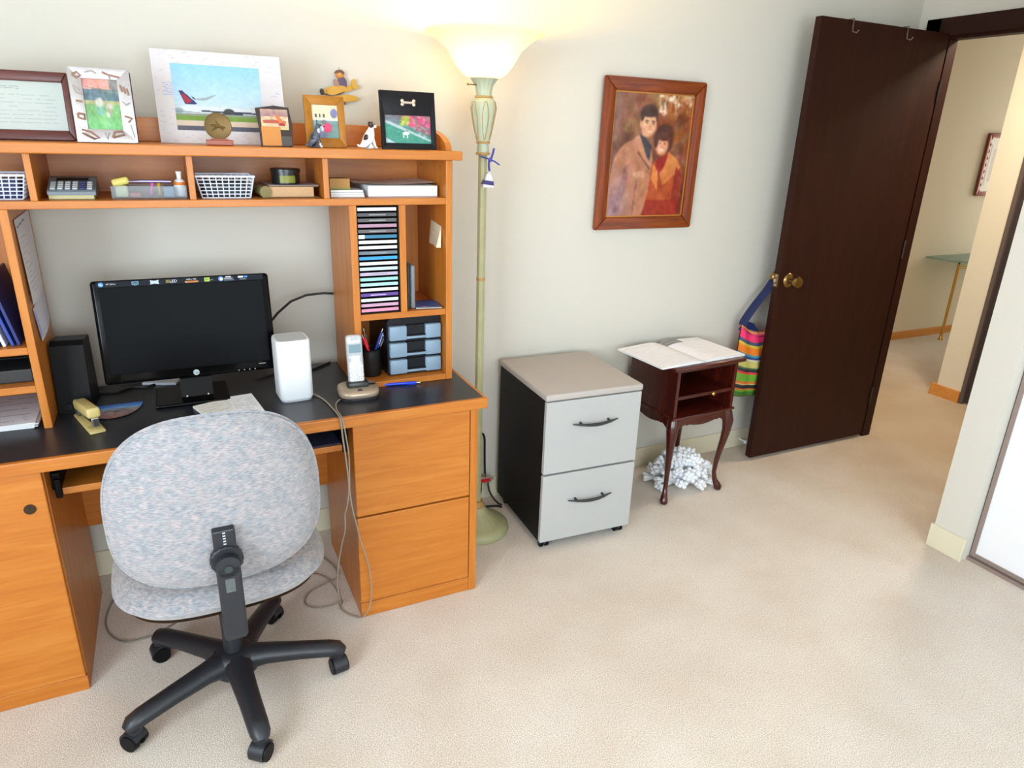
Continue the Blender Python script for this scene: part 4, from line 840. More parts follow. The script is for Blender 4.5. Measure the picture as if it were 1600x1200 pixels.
emb([(.044, .10), (.052, .092), (.062, .098)]); emb([(.045, .065), (.062, .060), (.052, .050)], .003, True); emb([(.012, .012), (.018, .026), (.034, .028), (.040, .020), (.012, .012)], .003, True); emb([(.056, .045), (.062, .012)]); emb([(-.005, .024), (0, .008), (.005, .024)])
# signed airplane print
t = thing('airplane_print', 'large white signed mat with an airliner photo leaning on the hutch back', 'print', (.170, 2.285, ZT+.0005), (-.22, 0, 0))
W_, H_ = .345, .252
part('mat_board', MB().rbox(-W_/2, -.003, 0, W_/2, 0, H_, .001), PAPER, t)
cv = Cv(170, 124, (212, 206, 208)); cv.noise(3, 6)
for i in range(230):
    x, y = random.random(), random.random()
    if .13 < x < .87 and .15 < y < .84: continue
    c = random.choice([(150, 140, 160), (170, 160, 176), (120, 140, 200), (190, 176, 180)]); a = random.uniform(-.6, .3); l = random.uniform(.01, .04); cv.line((x, y), (x+l*math.cos(a), y+l*math.sin(a)), .0035, c, .35)
for i in range(7): cv.line((.07, .36+.02*i), (.14, .345+.022*i), .003, (110, 140, 220), .6)
picture('signed_mat', cv, t, (-W_/2, -.0032, 0), (W_, 0, 0), (0, 0, H_), PRINTM)
cv = Cv(170, 124, (160, 200, 224)); cv.vgrad(0, (140, 194, 226), .62, (184, 206, 218))
cv.vgrad(.62, (186, 200, 206), .74, (196, 206, 206)).rect(0, .70, 1, .73, (120, 136, 146), .6)
cv.poly([(.0, .66), (.12, .615), (.6, .63), (1, .665), (1, .72), (.3, .725), (.05, .70)], (206, 212, 216)); cv.line((.3, .70), (1, .712), .012, (44, 50, 72))
cv.poly([(.06, .40), (.10, .40), (.26, .60), (.12, .605)], (34, 44, 100)).poly([(.085, .45), (.13, .46), (.20, .56), (.13, .60)], (160, 30, 50)); cv.ell(.04, .70, .05, .04, (120, 140, 150), .7)
cv.poly([(.20, .49), (.24, .51), (.34, .50), (.46, .445), (.48, .45), (.36, .535), (.27, .545)], (150, 160, 168)).poly([(.19, .485), (.22, .49), (.25, .54), (.22, .53)], (80, 86, 96))
cv.ell(.60, .70, .06, .05, (56, 56, 60)).ell(.57, .74, .05, .035, (46, 46, 52)).ell(.70, .735, .06, .035, (40, 46, 70))
cv.rect(0, .745, 1, .775, (130, 140, 120)).rect(0, .775, 1, .85, (112, 146, 50)).rect(0, .85, 1, .925, (206, 186, 166)).rect(0, .925, 1, 1, (82, 82, 96)); cv.noise(3, 30)
picture('photo', cv, t, (-W_/2+.047, -.0036, .036), (.236, 0, 0), (0, 0, .180))
# bronze medal
t = thing('bronze_medal', 'round bronze medal upright on a small wooden stand', 'medal', (.142, 2.145, ZT))
part('stand', MB().rbox(-.034, -.014, .0005, .034, .014, .015, .002).rbox(-.022, -.006, .013, .022, .006, .018, .001), plain('stand_red_wood', (150, 62, 24), .35), t)
BRZ = plain('bronze', (112, 88, 50), .45, metal=.6, noise=.2, nscale=60)
md = part('disc', MB().lathe([(.0, -.003), (.033, -.003), (.0345, -.002), (.0345, .002), (.033, .003), (.031, .002), (.0, .002)], 40).xf(Tm(0, 0, .050) @ Rx(PI/2)), BRZ, t, smooth=40)
part('relief', MB().tube([(-.018, -.0035, .052), (-.004, -.004, .050), (.016, -.0035, .046)], [.002, .004, .002], 8).tube([(-.006, -.0035, .064), (.0, -.004, .052), (.012, -.0035, .040)], [.0015, .003, .0015], 8).tube([(-.016, -.0035, .040), (-.004, -.004, .046)], .002, 8), BRZ, md, smooth=True)
# leather photo holder
t = thing('leather_photo_holder', 'curved brown leather photo holder with an old plane picture on the hutch top', 'photo holder', (.292, 2.150, ZT+.0005), (-.15, 0, .06))
w_, h_ = .086, .105
part('leather_back', MB().prism([(-w_/2, 0), (w_/2, 0), (w_/2+.004, h_*.6), (w_/2-.002, h_), (0, h_+.004), (-w_/2-.006, h_-.004), (-w_/2-.001, h_*.5)], 'y', -.004, .002), plain('leather_dark', (46, 26, 20), .5), t)
cv = Cv(60, 60, (206, 176, 140)); cv.vgrad(0, (180, 150, 130), .35, (150, 110, 110)).noise(14, 10); cv.poly([(.05, .55), (.4, .5), (.9, .55), (.9, .7), (.1, .68)], (170, 80, 60)).poly([(.5, .3), (.6, .25), (.9, .7), (.7, .75)], (206, 110, 60)).ell(.75, .75, .12, .09, (150, 40, 40)).rect(0, .8, 1, 1, (196, 176, 130))
picture('plane_photo', cv, t, (-w_/2+.006, -.0046, .045), (w_-.012, 0, 0), (0, 0, .054))
part('tan_pocket', MB().rbox(-w_/2+.004, -.0075, .001, w_/2-.030, -.004, .052, .001), plain('tan_leather', (196, 128, 56), .5), t); part('grey_pocket', MB().rbox(w_/2-.031, -.0072, .001, w_/2-.001, -.004, .028, .001), plain('grey_leather', (76, 68, 64), .5), t)
# gold frame
t, o, u, v = frame('gold_photo_frame', 'gold painted photo frame behind the grey dog figurine', 'frame', (.436, 2.175, ZT+.0005), .12, .116, .142, (.021, .020, .026, .025), .009, GOLD, rz=.05, bevel=.0008)
cv = Cv(50, 66, (150, 180, 170)); cv.vgrad(0, (220, 206, 170), .42, (226, 210, 176)).rect(.12, .28, .2, .38, (90, 80, 80)).rect(.28, .28, .34, .38, (90, 80, 80)).rect(.42, .28, .5, .38, (90, 80, 80)).ell(.85, .25, .14, .14, (120, 120, 160)).rect(0, .42, 1, .47, (206, 204, 200)).vgrad(.47, (120, 150, 150), 1, (110, 150, 146)).ell(.55, .68, .18, .15, (222, 66, 110)).ell(.45, .52, .10, .07, (120, 110, 110)).ell(.35, .9, .2, .1, (110, 120, 150)).noise(6, 10)
picture('photo', cv, t, o, u, v)
# black frame with bone
t, o, u, v = frame('black_photo_frame', 'black photo frame with a silver bone charm above a dog photo', 'frame', (.684, 2.165, ZT+.0005), .13, .172, .166, (.012, .015, .017, .068), .012, plain('frame_black', (22, 20, 23), .45, spec=.2), rz=.0, bevel=.0005)
part('bone_charm', MB().tube([(-.016, -.0145, .133), (.016, -.0145, .133)], .0038, 10).ell((-.018, -.0145, .138), .006, .004, .0055).ell((-.018, -.0145, .128), .006, .004, .0055).ell((.018, -.0145, .138), .006, .004, .0055).ell((.018, -.0145, .128), .006, .004, .0055), plain('charm_silver', (220, 206, 190), .25, metal=.6), t, smooth=True)
cv = Cv(90, 60, (70, 140, 124)); cv.vgrad(0, (120, 110, 120), .4, (90, 130, 130)).vgrad(.4, (66, 138, 126), 1, (62, 134, 112)); cv.poly([(.3, 0), (1, 0), (1, .75), (.75, .6), (.45, .3)], (150, 90, 110))
for i in range(60): cv.ell(random.uniform(.5, 1), random.uniform(0, .45), .04, .045, random.choice([(214, 80, 120), (196, 60, 110), (120, 130, 96), (226, 110, 140)]), .7)
for i in range(25): cv.ell(random.uniform(.34, .55), random.uniform(.05, .4), .035, .05, random.choice([(170, 180, 70), (140, 160, 60), (190, 196, 90)]), .7)
for i in range(30): cv.ell(random.uniform(.6, 1), random.uniform(.4, .75), .035, .04, random.choice([(110, 150, 140), (160, 170, 170), (86, 120, 100)]), .6)
cv.poly([(0, .18), (.1, .22), (1, .86), (1, .93), (.5, .6), (0, .27)], (170, 186, 190)).poly([(0, .27), (.5, .6), (1, .94), (1, 1), (.25, 1), (0, .78)], (66, 142, 124)).poly([(0, .78), (.24, 1), (0, 1)], (176, 200, 214)).ell(.45, .64, .07, .06, (226, 230, 226)).ell(.48, .54, .03, .05, (150, 150, 150)).rect(.39, .66, .41, .8, (226, 230, 226)).rect(.47, .66, .49, .8, (226, 230, 226)).noise(8, 24).blur(1)
picture('photo', cv, t, o, u, v)

# ---- figurines: skinned bodies
def skin(name, nodes, edges, mat, parent, levels=2):
    me = bpy.data.meshes.new(name); me.from_pydata([n[0] for n in nodes], edges, [])
    o = bpy.data.objects.new(name, me); COL.objects.link(o)
    md = o.modifiers.new('s', 'SKIN'); md.use_smooth_shade = True
    for i, n in enumerate(nodes): me.skin_vertices[0].data[i].radius = n[1] if isinstance(n[1], tuple) else (n[1], n[1])
    me.skin_vertices[0].data[0].use_root = True
    o.modifiers.new('ss', 'SUBSURF').levels = levels
    dg = bpy.context.evaluated_depsgraph_get(); m2 = bpy.data.meshes.new_from_object(o.evaluated_get(dg)); bpy.data.objects.remove(o)
    m2.name = name; m2.materials.clear(); m2.materials.append(mat); m2.shade_smooth()
    o = bpy.data.objects.new(name, m2); COL.objects.link(o); o.parent = parent; ROOT[o] = ROOT[parent]
    return o
def patch_mat(name, base, spots):
    m, nt, b = nmat(name); L = nt.links.new
    tc = nt.nodes.new('ShaderNodeTexCoord'); prev = None
    col = nt.nodes.new('ShaderNodeRGB'); col.outputs[0].default_value = lin(base); prev = col.outputs[0]
    for (c, r, rgb) in spots:
        d = nt.nodes.new('ShaderNodeVectorMath'); d.operation = 'DISTANCE'; d.inputs[1].default_value = c; L(tc.outputs['Object'], d.inputs[0])
        lt = nt.nodes.new('ShaderNodeMath'); lt.operation = 'LESS_THAN'; lt.inputs[1].default_value = r; L(d.outputs['Value'], lt.inputs[0])
        mx = nt.nodes.new('ShaderNodeMix'); mx.data_type = 'RGBA'; mx.inputs[7].default_value = lin(rgb); L(prev, mx.inputs[6]); L(lt.outputs[0], mx.inputs[0]); prev = mx.outputs[2]
    L(prev, b.inputs['Base Color']); b.inputs['Roughness'].default_value = .3
    return m
BRN = (62, 34, 28)
dg_ = thing('dog_figurine', 'white terrier figurine with brown patches sitting beside the black frame', 'figurine', (.552, 2.135, ZT+.0005), (0, 0, .1))
s_ = 1.0
nodes = [((-.012, 0, .016), (.015, .016)), ((-.004, 0, .030), (.0145, .0145)), ((.004, 0, .044), (.012, .0115)), ((.009, 0, .056), (.0085, .0085)), ((.010, 0, .066), (.0095, .0095)), ((.018, 0, .064), (.0055, .006)), ((.025, 0, .061), (.0042, .0045)),
         ((.008, .008, .030), .006), ((.014, .008, .014), .0045), ((.017, .008, .004), .0042), ((.024, .008, .0035), .0038), ((.008, -.008, .030), .006), ((.014, -.008, .014), .0045), ((.017, -.008, .004), .0042), ((.024, -.008, .0035), .0038),
         ((-.010, .013, .012), .009), ((.002, .016, .006), .0055), ((.010, .016, .0038), .004), ((-.010, -.013, .012), .009), ((.002, -.016, .006), .0055), ((.010, -.016, .0038), .004), ((-.024, 0, .008), .005), ((-.032, 0, .007), .0035), ((-.036, .0, .012), .0028)]
edges = [(0, 1), (1, 2), (2, 3), (3, 4), (4, 5), (5, 6), (2, 7), (7, 8), (8, 9), (9, 10), (2, 11), (11, 12), (12, 13), (13, 14), (0, 15), (15, 16), (16, 17), (0, 18), (18, 19), (19, 20), (0, 21), (21, 22), (22, 23)]
skin('body', nodes, edges, patch_mat('terrier_coat', (232, 228, 226), [((-.016, -.012, .034), .010, BRN), ((.004, -.009, .070), .0115, BRN), ((.004, .009, .070), .0115, BRN), ((.030, 0, .061), .0045, (26, 18, 18))]), dg_)
for sy in (-1, 1):
    part('ear', MB().ell((.006, sy*.0095, .069), .005, .0022, .0075, 10, 7), plain('ear_brown', BRN, .35), dg_, smooth=True); part('eye', MB().ell((.0175, sy*.0055, .0685), .0014, .0014, .0014, 8, 6), GLOSS, dg_, smooth=True)
gd = thing('dog_figurine', 'grey and black schnauzer figurine sitting before the gold frame', 'figurine', (.398, 2.128, ZT+.0005), (0, 0, -.2))
GRY = (70, 74, 84)
n2 = [(p, r) for p, r in nodes]
skin('body', [((p[0]*.82-.002, p[1]*.9, p[2]*.92), tuple(x*.92 for x in r) if isinstance(r, tuple) else r*.92) for p, r in n2], edges, patch_mat('schnauzer_coat', (76, 80, 92), [((.010, -.006, .046), .007, (206, 204, 204)), ((.019, 0, .052), .0085, (196, 196, 200)), ((.012, -.010, .006), .0075, (196, 194, 196)), ((.018, .008, .003), .007, (196, 194, 196)), ((-.012, -.012, .030), .008, (40, 42, 50))]), gd)
part('beard', MB().ell((.019, 0, .051), .005, .006, .007, 10, 7), plain('beard_grey', (186, 186, 192), .5), gd, smooth=True); part('nose', MB().ell((.0235, 0, .0575), .002, .0022, .0018, 8, 6), GLOSS, gd, smooth=True)
for sy in (-1, 1):
    part('ear', MB().prism([(-.001, .0), (.006, 0), (.0, .011)], 'x', -.0015, .0015).xf(Tm(.004, sy*.007-.002, .064)), plain('ear_grey', (44, 46, 54), .5), gd); part('eye', MB().ell((.0150, sy*.0055, .062), .0013, .0013, .0013, 8, 6), GLOSS, gd, smooth=True)
# airplane ornament hung on the wall
t = thing('airplane_ornament', 'yellow wooden airplane ornament with a little pilot hanging on the wall', 'ornament', (.557, YW-.008, 1.615))
YEL = plain('ornament_yellow', (206, 158, 50), .45, noise=.12, nscale=50); YDK = plain('ornament_outline', (118, 76, 30), .5)
def ell2(cx, cz, rx, rz, a=0, n=24): return [(cx+rx*math.cos(k)*math.cos(a)-rz*math.sin(k)*math.sin(a), cz+rx*math.cos(k)*math.sin(a)+rz*math.sin(k)*math.cos(a)) for k in np.linspace(0, 2*PI, n, endpoint=False)]
fz = part('fuselage', MB().prism(ell2(-.018, .046, .040, .013, .18), 'y', -.012, -.004), YEL, t); part('outline', MB().prism(ell2(-.018, .044, .042, .015, .18), 'y', -.0045, -.001), YDK, fz)
part('rear_fuselage', MB().prism(ell2(.024, .052, .034, .009, .25), 'y', -.0085, -.0025), YEL, t); part('wing', MB().prism(ell2(-.022, .043, .026, .0125, .25), 'y', -.019, -.012), YEL, t); part('lower_wing', MB().prism(ell2(.020, .022, .042, .011, .02), 'y', -.010, -.002), YEL, t); part('tail_fin', MB().prism(ell2(.046, .072, .012, .007, 1.3), 'y', -.010, -.004), YEL, t); part('tailplane', MB().prism(ell2(.050, .060, .012, .008, -.1), 'y', -.014, -.008), YEL, t)
part('propeller', MB().prism(ell2(-.060, .038, .006, .010, .2), 'y', -.012, -.003), plain('ornament_dark', (50, 44, 44), .5), t)
bd = part('pilot_body', MB().prism(ell2(.008, .066, .016, .022), 'y', -.010, -.003), plain('ornament_blue', (92, 78, 104), .6), t); part('scarf', MB().prism(ell2(-.012, .066, .008, .014, .3), 'y', -.013, -.009), plain('ornament_taupe', (168, 130, 110), .6), bd)
hd = part('pilot_head', MB().ell((0, -.010, .093), .0145, .008, .0115, 18, 10), plain('ornament_tan', (206, 140, 70), .5), t, smooth=True); part('cap', MB().prism([(x, z) for x, z in ell2(0, .096, .0155, .0125) if z > .095], 'y', -.0165, -.004), plain('ornament_brown', (108, 66, 46), .5), hd)
for ex in (-.005, .005): part('eye', MB().ell((ex, -.0178, .094), .0011, .001, .0011, 8, 6), GLOSS, hd)
part('hanger', MB().tube([(.004*math.cos(a), -.006, .111+.004*math.sin(a)) for a in np.linspace(0, 2*PI, 14)], .0009, 6, False), CHROME, t); part('strut', MB().rbox(.012, -.008, .001, .018, -.003, .018, .001), plain('ornament_brown', (108, 66, 46), .5), t)

# ================================================================== FLOOR LAMP
LX, LY = .985, 2.29
la = thing('floor_lamp', 'sage green torchiere floor lamp with a lit glass bowl', 'lamp', (LX, LY, 0))
pr = [(.0, .0005), (.128, .0005), (.131, .008), (.128, .028), (.118, .036), (.112, .040), (.100, .044), (.075, .060), (.050, .082), (.036, .098), (.032, .108), (.0, .108)]
part('base', MB().lathe(pr, 64, flute=lambda a, j: (.02*math.cos(20*a) if 6 <= j <= 8 else 0)), LAMPGRN, la, smooth=50)
part('base_ring', MB().lathe([(.0, .104), (.030, .104), (.032, .112), (.026, .120), (.024, .134), (.0, .134)], 32), LAMPTAN, la, smooth=40)
FL = lambda a, j: .04*math.cos(8*a)
part('pole', MB().lathe([(.0152, .13), (.0152, 1.04)], 48, flute=FL), LAMPGRN, la, smooth=60); part('pole', MB().lathe([(.0152, 1.047), (.0152, 1.475)], 48, flute=FL), LAMPGRN, la, smooth=60)
part('pole_joint', MB().lathe([(.0, 1.038), (.0160, 1.038), (.0164, 1.043), (.0160, 1.049), (.0, 1.049)], 32), LAMPTAN, la, smooth=40)
vs = part('vase', MB().lathe([(.0, 1.48), (.020, 1.48), (.020, 1.495), (.0185, 1.505), (.0215, 1.516), (.028, 1.545), (.037, 1.590), (.042, 1.620), (.0415, 1.634), (.035, 1.648), (.028, 1.652), (.0, 1.652)], 48, flute=lambda a, j: .03*math.cos(6*a) if 5 <= j <= 8 else 0), LAMPVASE, la, smooth=50)
for z, r in ((1.476, .0235), (1.512, .0228), (1.654, .030)): part('collar_ring', MB().lathe([(.0, z-.004), (r, z-.004), (r+.0015, z), (r, z+.004), (.0, z+.004)], 32), LAMPTAN, la, smooth=40)
for k_ in range(6):
    a = 2*PI*k_/6+.3; pth = [(1.520, .0235), (1.55, .030), (1.59, .0385), (1.62, .0435), (1.640, .0405)]
    for da in (-.30, .30): part('leaf_rib', MB().tube([(rr*math.cos(a+da*math.sin((z-1.51)/.14*PI)), rr*math.sin(a+da*math.sin((z-1.51)/.14*PI)), z) for z, rr in pth], .0014, 6), LAMPTAN, vs, smooth=True)
part('flared_neck', MB().lathe([(.0, 1.657), (.026, 1.657), (.0255, 1.672), (.030, 1.692), (.042, 1.708), (.048, 1.712), (.044, 1.712), (.0, 1.706)], 64, flute=lambda a, j: .05*math.cos(16*a) if 2 <= j <= 6 else 0), LAMPVASE, la, smooth=60)
part('switch', MB().cyl((-.03, -.008, 1.690), (-.062, -.016, 1.690), .0018, n=8).ell((-.064, -.0165, 1.690), .004, .004, .004, 8, 6), BRASS, la, smooth=True)
bw = [(.020, 1.713), (.055, 1.7135), (.072, 1.724), (.092, 1.746), (.108, 1.772), (.121, 1.795), (.136, 1.808), (.152, 1.822), (.168, 1.832), (.188, 1.840), (.195, 1.845), (.190, 1.849), (.168, 1.840), (.150, 1.830), (.133, 1.815), (.118, 1.800), (.104, 1.774), (.088, 1.749), (.069, 1.729), (.054, 1.7185), (.020, 1.718)]
part('glass_bowl', MB().lathe(bw+[bw[0]], 64), SHADE, la, smooth=60, label='glowing white glass bowl with a flared rim')
part('bulb', MB().ell((0, 0, 1.775), .028, .028, .036, 18, 12), plain('bulb_glow', (255, 240, 200), .5, emit=(255, 222, 160), es=40), la, smooth=True)
pl = bpy.data.lights.new('lamp_light', 'POINT'); pl.energy = 25; pl.color = (1.0, .58, .10); pl.shadow_soft_size = .035
po = bpy.data.objects.new('lamp_light', pl); COL.objects.link(po); po.parent = la; po.location = (0, 0, 1.80)
# ribbon and ornament tied to the pole
t = thing('ribbon_ornament', 'small white house ornament on a blue ribbon tied to the lamp pole', 'ornament', (LX+.006, LY-.019, 1.366))
RIB = plain('ribbon_blue', (70, 74, 170), .5)
kn = part('ribbon', MB().tube([(-.018, -.001, .078), (.0, -.006, .073), (.020, -.008, .066), (.034, -.006, .058)], .0055, 8, True, .35).tube([(.008, -.008, .068), (.014, -.008, .085), (.018, -.006, .098)], .0055, 8, True, .35).tube([(.004, -.008, .070), (.003, -.009, .055), (.005, -.009, .042)], .0055, 8, True, .35).ell((.007, -.009, .070), .006, .004, .006, 10, 7).xf(Matrix.Scale(1.3, 4)), RIB, t, smooth=True)
hs_ = part('house', MB().rbox(-.013, -.012, .0, .018, -.002, .010, .001).prism([(-.010, .010), (.015, .010), (.012, .028), (.004, .040), (-.003, .034)], 'y', -.011, -.003).xf(Matrix.Scale(1.3, 4)), plain('ornament_white', (220, 214, 222), .3), t)
part('roof', MB().prism([(-.016, .009), (.018, .005), (.016, .016), (-.010, .019)], 'y', -.0125, -.0015).xf(Matrix.Scale(1.3, 4)), plain('delft_blue', (58, 50, 110), .35), hs_)

# ---- coax splitter and cords by the wall
t = thing('cable_splitter', 'small cable splitter with a red label on the wall beside the lamp', 'splitter', (1.098, 2.470, .105))
part('body', MB().rbox(-.030, -.008, .0, .030, .008, .024, .002), plain('splitter_metal', (190, 176, 160), .35, metal=.6), t); part('red_label', MB().box(-.022, -.0086, .004, .022, -.0078, .020), plain('label_red', (206, 30, 34), .4), t)
for x, z in ((-.018, -.012), (.016, -.012), (0, .034)): part('connector', MB().cyl((x, 0, z-.010), (x, 0, z+.010), .005, n=10), CHROME, t)
for x in (-.036, .036): part('mounting_lug', MB().rbox(x-.007, -.004, .006, x+.007, .004, .018, .003), plain('splitter_metal', (190, 176, 160), .35, metal=.6), t)
solo('coax_cable', MB().tube(smoothp([(1.03, 2.50, .05), (1.04, 2.47, .20), (1.060, 2.455, .325), (1.075, 2.455, .345), (1.088, 2.46, .32), (1.092, 2.465, .25), (1.096, 2.47, .19), (1.098, 2.47, .14)]), .0048, 8), CORDB, 'black coaxial cable looping down into the top of the red splitter', 'cable', smooth=True)
solo('coax_cable', MB().tube(smoothp([(1.08, 2.470, .093), (1.078, 2.468, .06), (1.062, 2.46, .03), (1.045, 2.45, .008), (1.07, 2.436, .006), (1.13, 2.42, .006), (1.15, 2.40, .006)]), .0048, 8), CORDB, 'black coaxial cable from the left side of the splitter to the carpet', 'cable', smooth=True)
solo('coax_cable', MB().tube(smoothp([(1.114, 2.470, .093), (1.118, 2.462, .06), (1.13, 2.44, .03), (1.15, 2.43, .008), (1.16, 2.42, .006)]), .0044, 8), CORDB, 'black coaxial cable from the right side of the splitter behind the cabinet', 'cable', smooth=True)

# ================================================================== FILE CABINET
fc = thing('file_cabinet', 'grey and black two drawer rolling file cabinet', 'cabinet', (1.358, 2.25, 0), (0, 0, math.radians(-2.5)))
hw, yf_, yb_ = .203, -.215, .225
part('body', MB().rbox(-hw+.001, yf_+.012, .036, hw-.001, yb_, .632, .002), CABBLK, fc); part('top', MB().rbox(-hw-.004, yf_-.010, .632, hw+.004, yb_+.004, .658, .007, 3), CABTOP, fc, smooth=40, label='pale grey laminate top')
for z0, z1, hz in ((.336, .628, .535), (.040, .328, .215)):
    d_ = part('drawer', MB().rbox(-hw, yf_-.008, z0, hw, yf_+.012, z1, .003), CABGREY, fc)
    hx = [(-.097+.194*k/14) for k in range(15)]
    part('handle', MB().tube([(x, yf_-.020-.016*math.sin(PI*(k+.0)/14), hz-.006*math.sin(PI*k/14)) for k, x in enumerate(hx)], [.0022+.0045*math.sin(PI*k/14) for k in range(15)], 10, True, 1.0).cyl((-.060, yf_-.006, hz-.002), (-.060, yf_-.031, hz-.004), .005, n=10).cyl((.060, yf_-.006, hz-.002), (.060, yf_-.031, hz-.004), .005, n=10), DKHAND, d_, smooth=True)
for sx in (-1, 1):
    for yy in (yf_+.035, yb_-.04):
        c_ = part('caster', MB().cyl((sx*.170, yy, .028), (sx*.170, yy, .0365), .016, n=14).rbox(sx*.170-.018, yy-.020, .012, sx*.170+.018, yy+.012, .030, .006), plain('caster_slate', (40, 50, 58), .4), fc)
        for s_ in (-1, 1): part('wheel', MB().cyl((sx*.170+s_*.006, yy-.006, .0175), (sx*.170+s_*.017, yy-.006, .0175), .0172, n=18), BLKPL, c_, smooth=40)

# ================================================================== SIDE TABLE
tb = thing('side_table', 'small mahogany side table with open compartment and cabriole legs', 'table', (1.995, 2.315, 0), (0, 0, math.radians(3)))
bw2, bf, bb_ = .172, -.155, .155
part('top', MB().rbox(-bw2-.030, bf-.018, .634, bw2+.030, bb_+.018, .652, .005, 3), MAH, tb, smooth=40)
part('case_side', MB().rbox(-bw2, bf, .418, -bw2+.016, bb_, .634, .001), MAHV, tb); part('case_side', MB().rbox(bw2-.016, bf, .418, bw2, bb_, .634, .001), MAHV, tb); part('case_back', MB().box(-bw2+.016, bb_-.012, .418, bw2-.016, bb_-.002, .634), MAHV, tb)
part('case_rail', MB().rbox(-bw2+.016, bf, .622, bw2-.016, bf+.02, .634, .001), MAH, tb)
sh_ = part('sliding_shelf', MB().rbox(-bw2+.017, bf+.002, .498, bw2-.017, bb_-.02, .513, .002), MAH, tb); part('knob', MB().lathe([(.0, 0), (.004, 0), (.0035, .006), (.0075, .010), (.0085, .014), (.006, .018), (.0, .019)], 16).xf(Tm(.035, bf+.002, .5055) @ Rx(PI/2)), plain('knob_brass', (214, 176, 96), .2, metal=1), sh_, smooth=True)
part('case_floor', MB().rbox(-bw2-.008, bf-.010, .408, bw2+.008, bb_+.008, .420, .004, 2), MAH, tb, smooth=40)
def apron(n=25, half=.15):
    pts = [(-half, .408)]
    for k in range(n):
        x = -half+2*half*k/(n-1); q = abs(x)/half
        z = .374-.010*math.cos(q*PI*1.0) if q < .55 else (.372 if q < .62 else .378-.030*((q-.62)/.38)**1.5)
        pts.append((x, z))
    return pts+[(half, .408)]
part('apron', MB().prism(apron(), 'y', bf+.000, bf+.016), MAH, tb); part('apron', MB().prism(apron(), 'y', bb_-.016, bb_), MAH, tb)
for sx in (-1, 1): part('apron', MB().prism(apron(25, .135), 'x', sx*bw2-sx*.016 if sx > 0 else -bw2, sx*bw2 if sx > 0 else -bw2+.016), MAHV, tb)
def cab_leg(sx, sy):
    # centre line bows outward at the knee, inward at the ankle, outward at the foot
    prof = [(.408, .000, .024), (.385, .006, .026), (.350, .014, .025), (.310, .014, .0205), (.260, .009, .0165), (.200, .001, .0135), (.140, -.006, .0115), (.085, -.008, .0102), (.050, -.002, .0115), (.030, .006, .0155), (.015, .012, .0185), (.004, .013, .0165), (.0004, .013, .010)]
    return MB().tube([(sx*(bw2-.020)+sx*o*.9, (bf+.018 if sy < 0 else bb_-.018)+sy*o*.9, z) for z, o, r in prof], [r for z, o, r in prof], 16)
for sx in (-1, 1):
    for sy in (-1, 1): part('leg', cab_leg(sx, sy), MAHV, tb, smooth=60)
# open atlas on the side table
t = thing('open_book', 'large open book with pale pages lying on the side table', 'book', (1.965, 2.305, .6525), (0, 0, math.radians(4)))
def page(sgn):
    def fn(u, v):
        x = sgn*(.002+.236*u); h = .004+.014*math.sin(min(1, u*3.2)*PI/2)*(1-.75*u); return (x, -.145+.295*v, h)
    return fn
for i, sgn in enumerate((-1, 1)):
    g1 = MB(); f = page(sgn); nU = 16
    V = [f(k/nU, 0) for k in range(nU+1)]; poly = [(p[0], p[2]) for p in V]+[(sgn*.238, .0006), (sgn*.002, .0006)]
    part('page_block', g1.prism(poly, 'y', -.145, .150), PAPER, t)
    cv = Cv(60, 70, (238, 236, 240)); scribble(cv, .1, .14, .9, .92, 16, (214, 210, 218), .5)
    if sgn > 0: cv.rect(.0, .02, .42, .18, (128, 130, 134))
    cv.line((0, .10), (1, .12), .006, (206, 196, 180), .8)
    picture('printed_page', cv, t, (0, 0, 0), (1, 0, 0), (0, 1, 0), PRINTM, fn=lambda u, v, s=sgn, f=f: (lambda p: (p[0], p[1], p[2]+.0006))(f(u if s > 0 else 1-u, v)))
# coral under the side table
t = thing('coral', 'cluster of white branching coral on the carpet under the side table', 'coral', (2.040, 2.300, 0))
mb = MB(); mb.ell((0, 0, .045), .085, .075, .045, 18, 10)
for i in range(105):
    th = random.uniform(0, 2*PI); el = random.uniform(-.05, 1.45); d = Vector((math.cos(th)*math.cos(el), math.sin(th)*math.cos(el)*.85, math.sin(el)*.92))
    L = random.uniform(.125, .172); side = Vector((-math.sin(th), math.cos(th), 0)); up_ = side.cross(d).normalized()
    p0 = Vector((0, 0, .025))+d*.05; p1 = Vector((0, 0, .020))+d*L*.78; p2 = Vector((0, 0, .018))+d*L
    for p in (p1, p2): p.z = max(p.z, .014)
    mb.tube([p0, p0.lerp(p1, .5), p1], [.010, .009, .012], 8)
    for s_ in range(4):
        a_ = s_*PI/2+th; tip = p2+side*(.017*math.cos(a_))+up_*(.014*math.sin(a_))+d*random.uniform(-.010, .006); tip.z = max(tip.z, .013)
        mb.tube([p1-d*.006, p1.lerp(tip, .6), tip, tip+d*.006, tip+d*.008], [.010, .0095, .0105, .007, .002], 8)
part('branches', mb, CORAL, t, smooth=60)

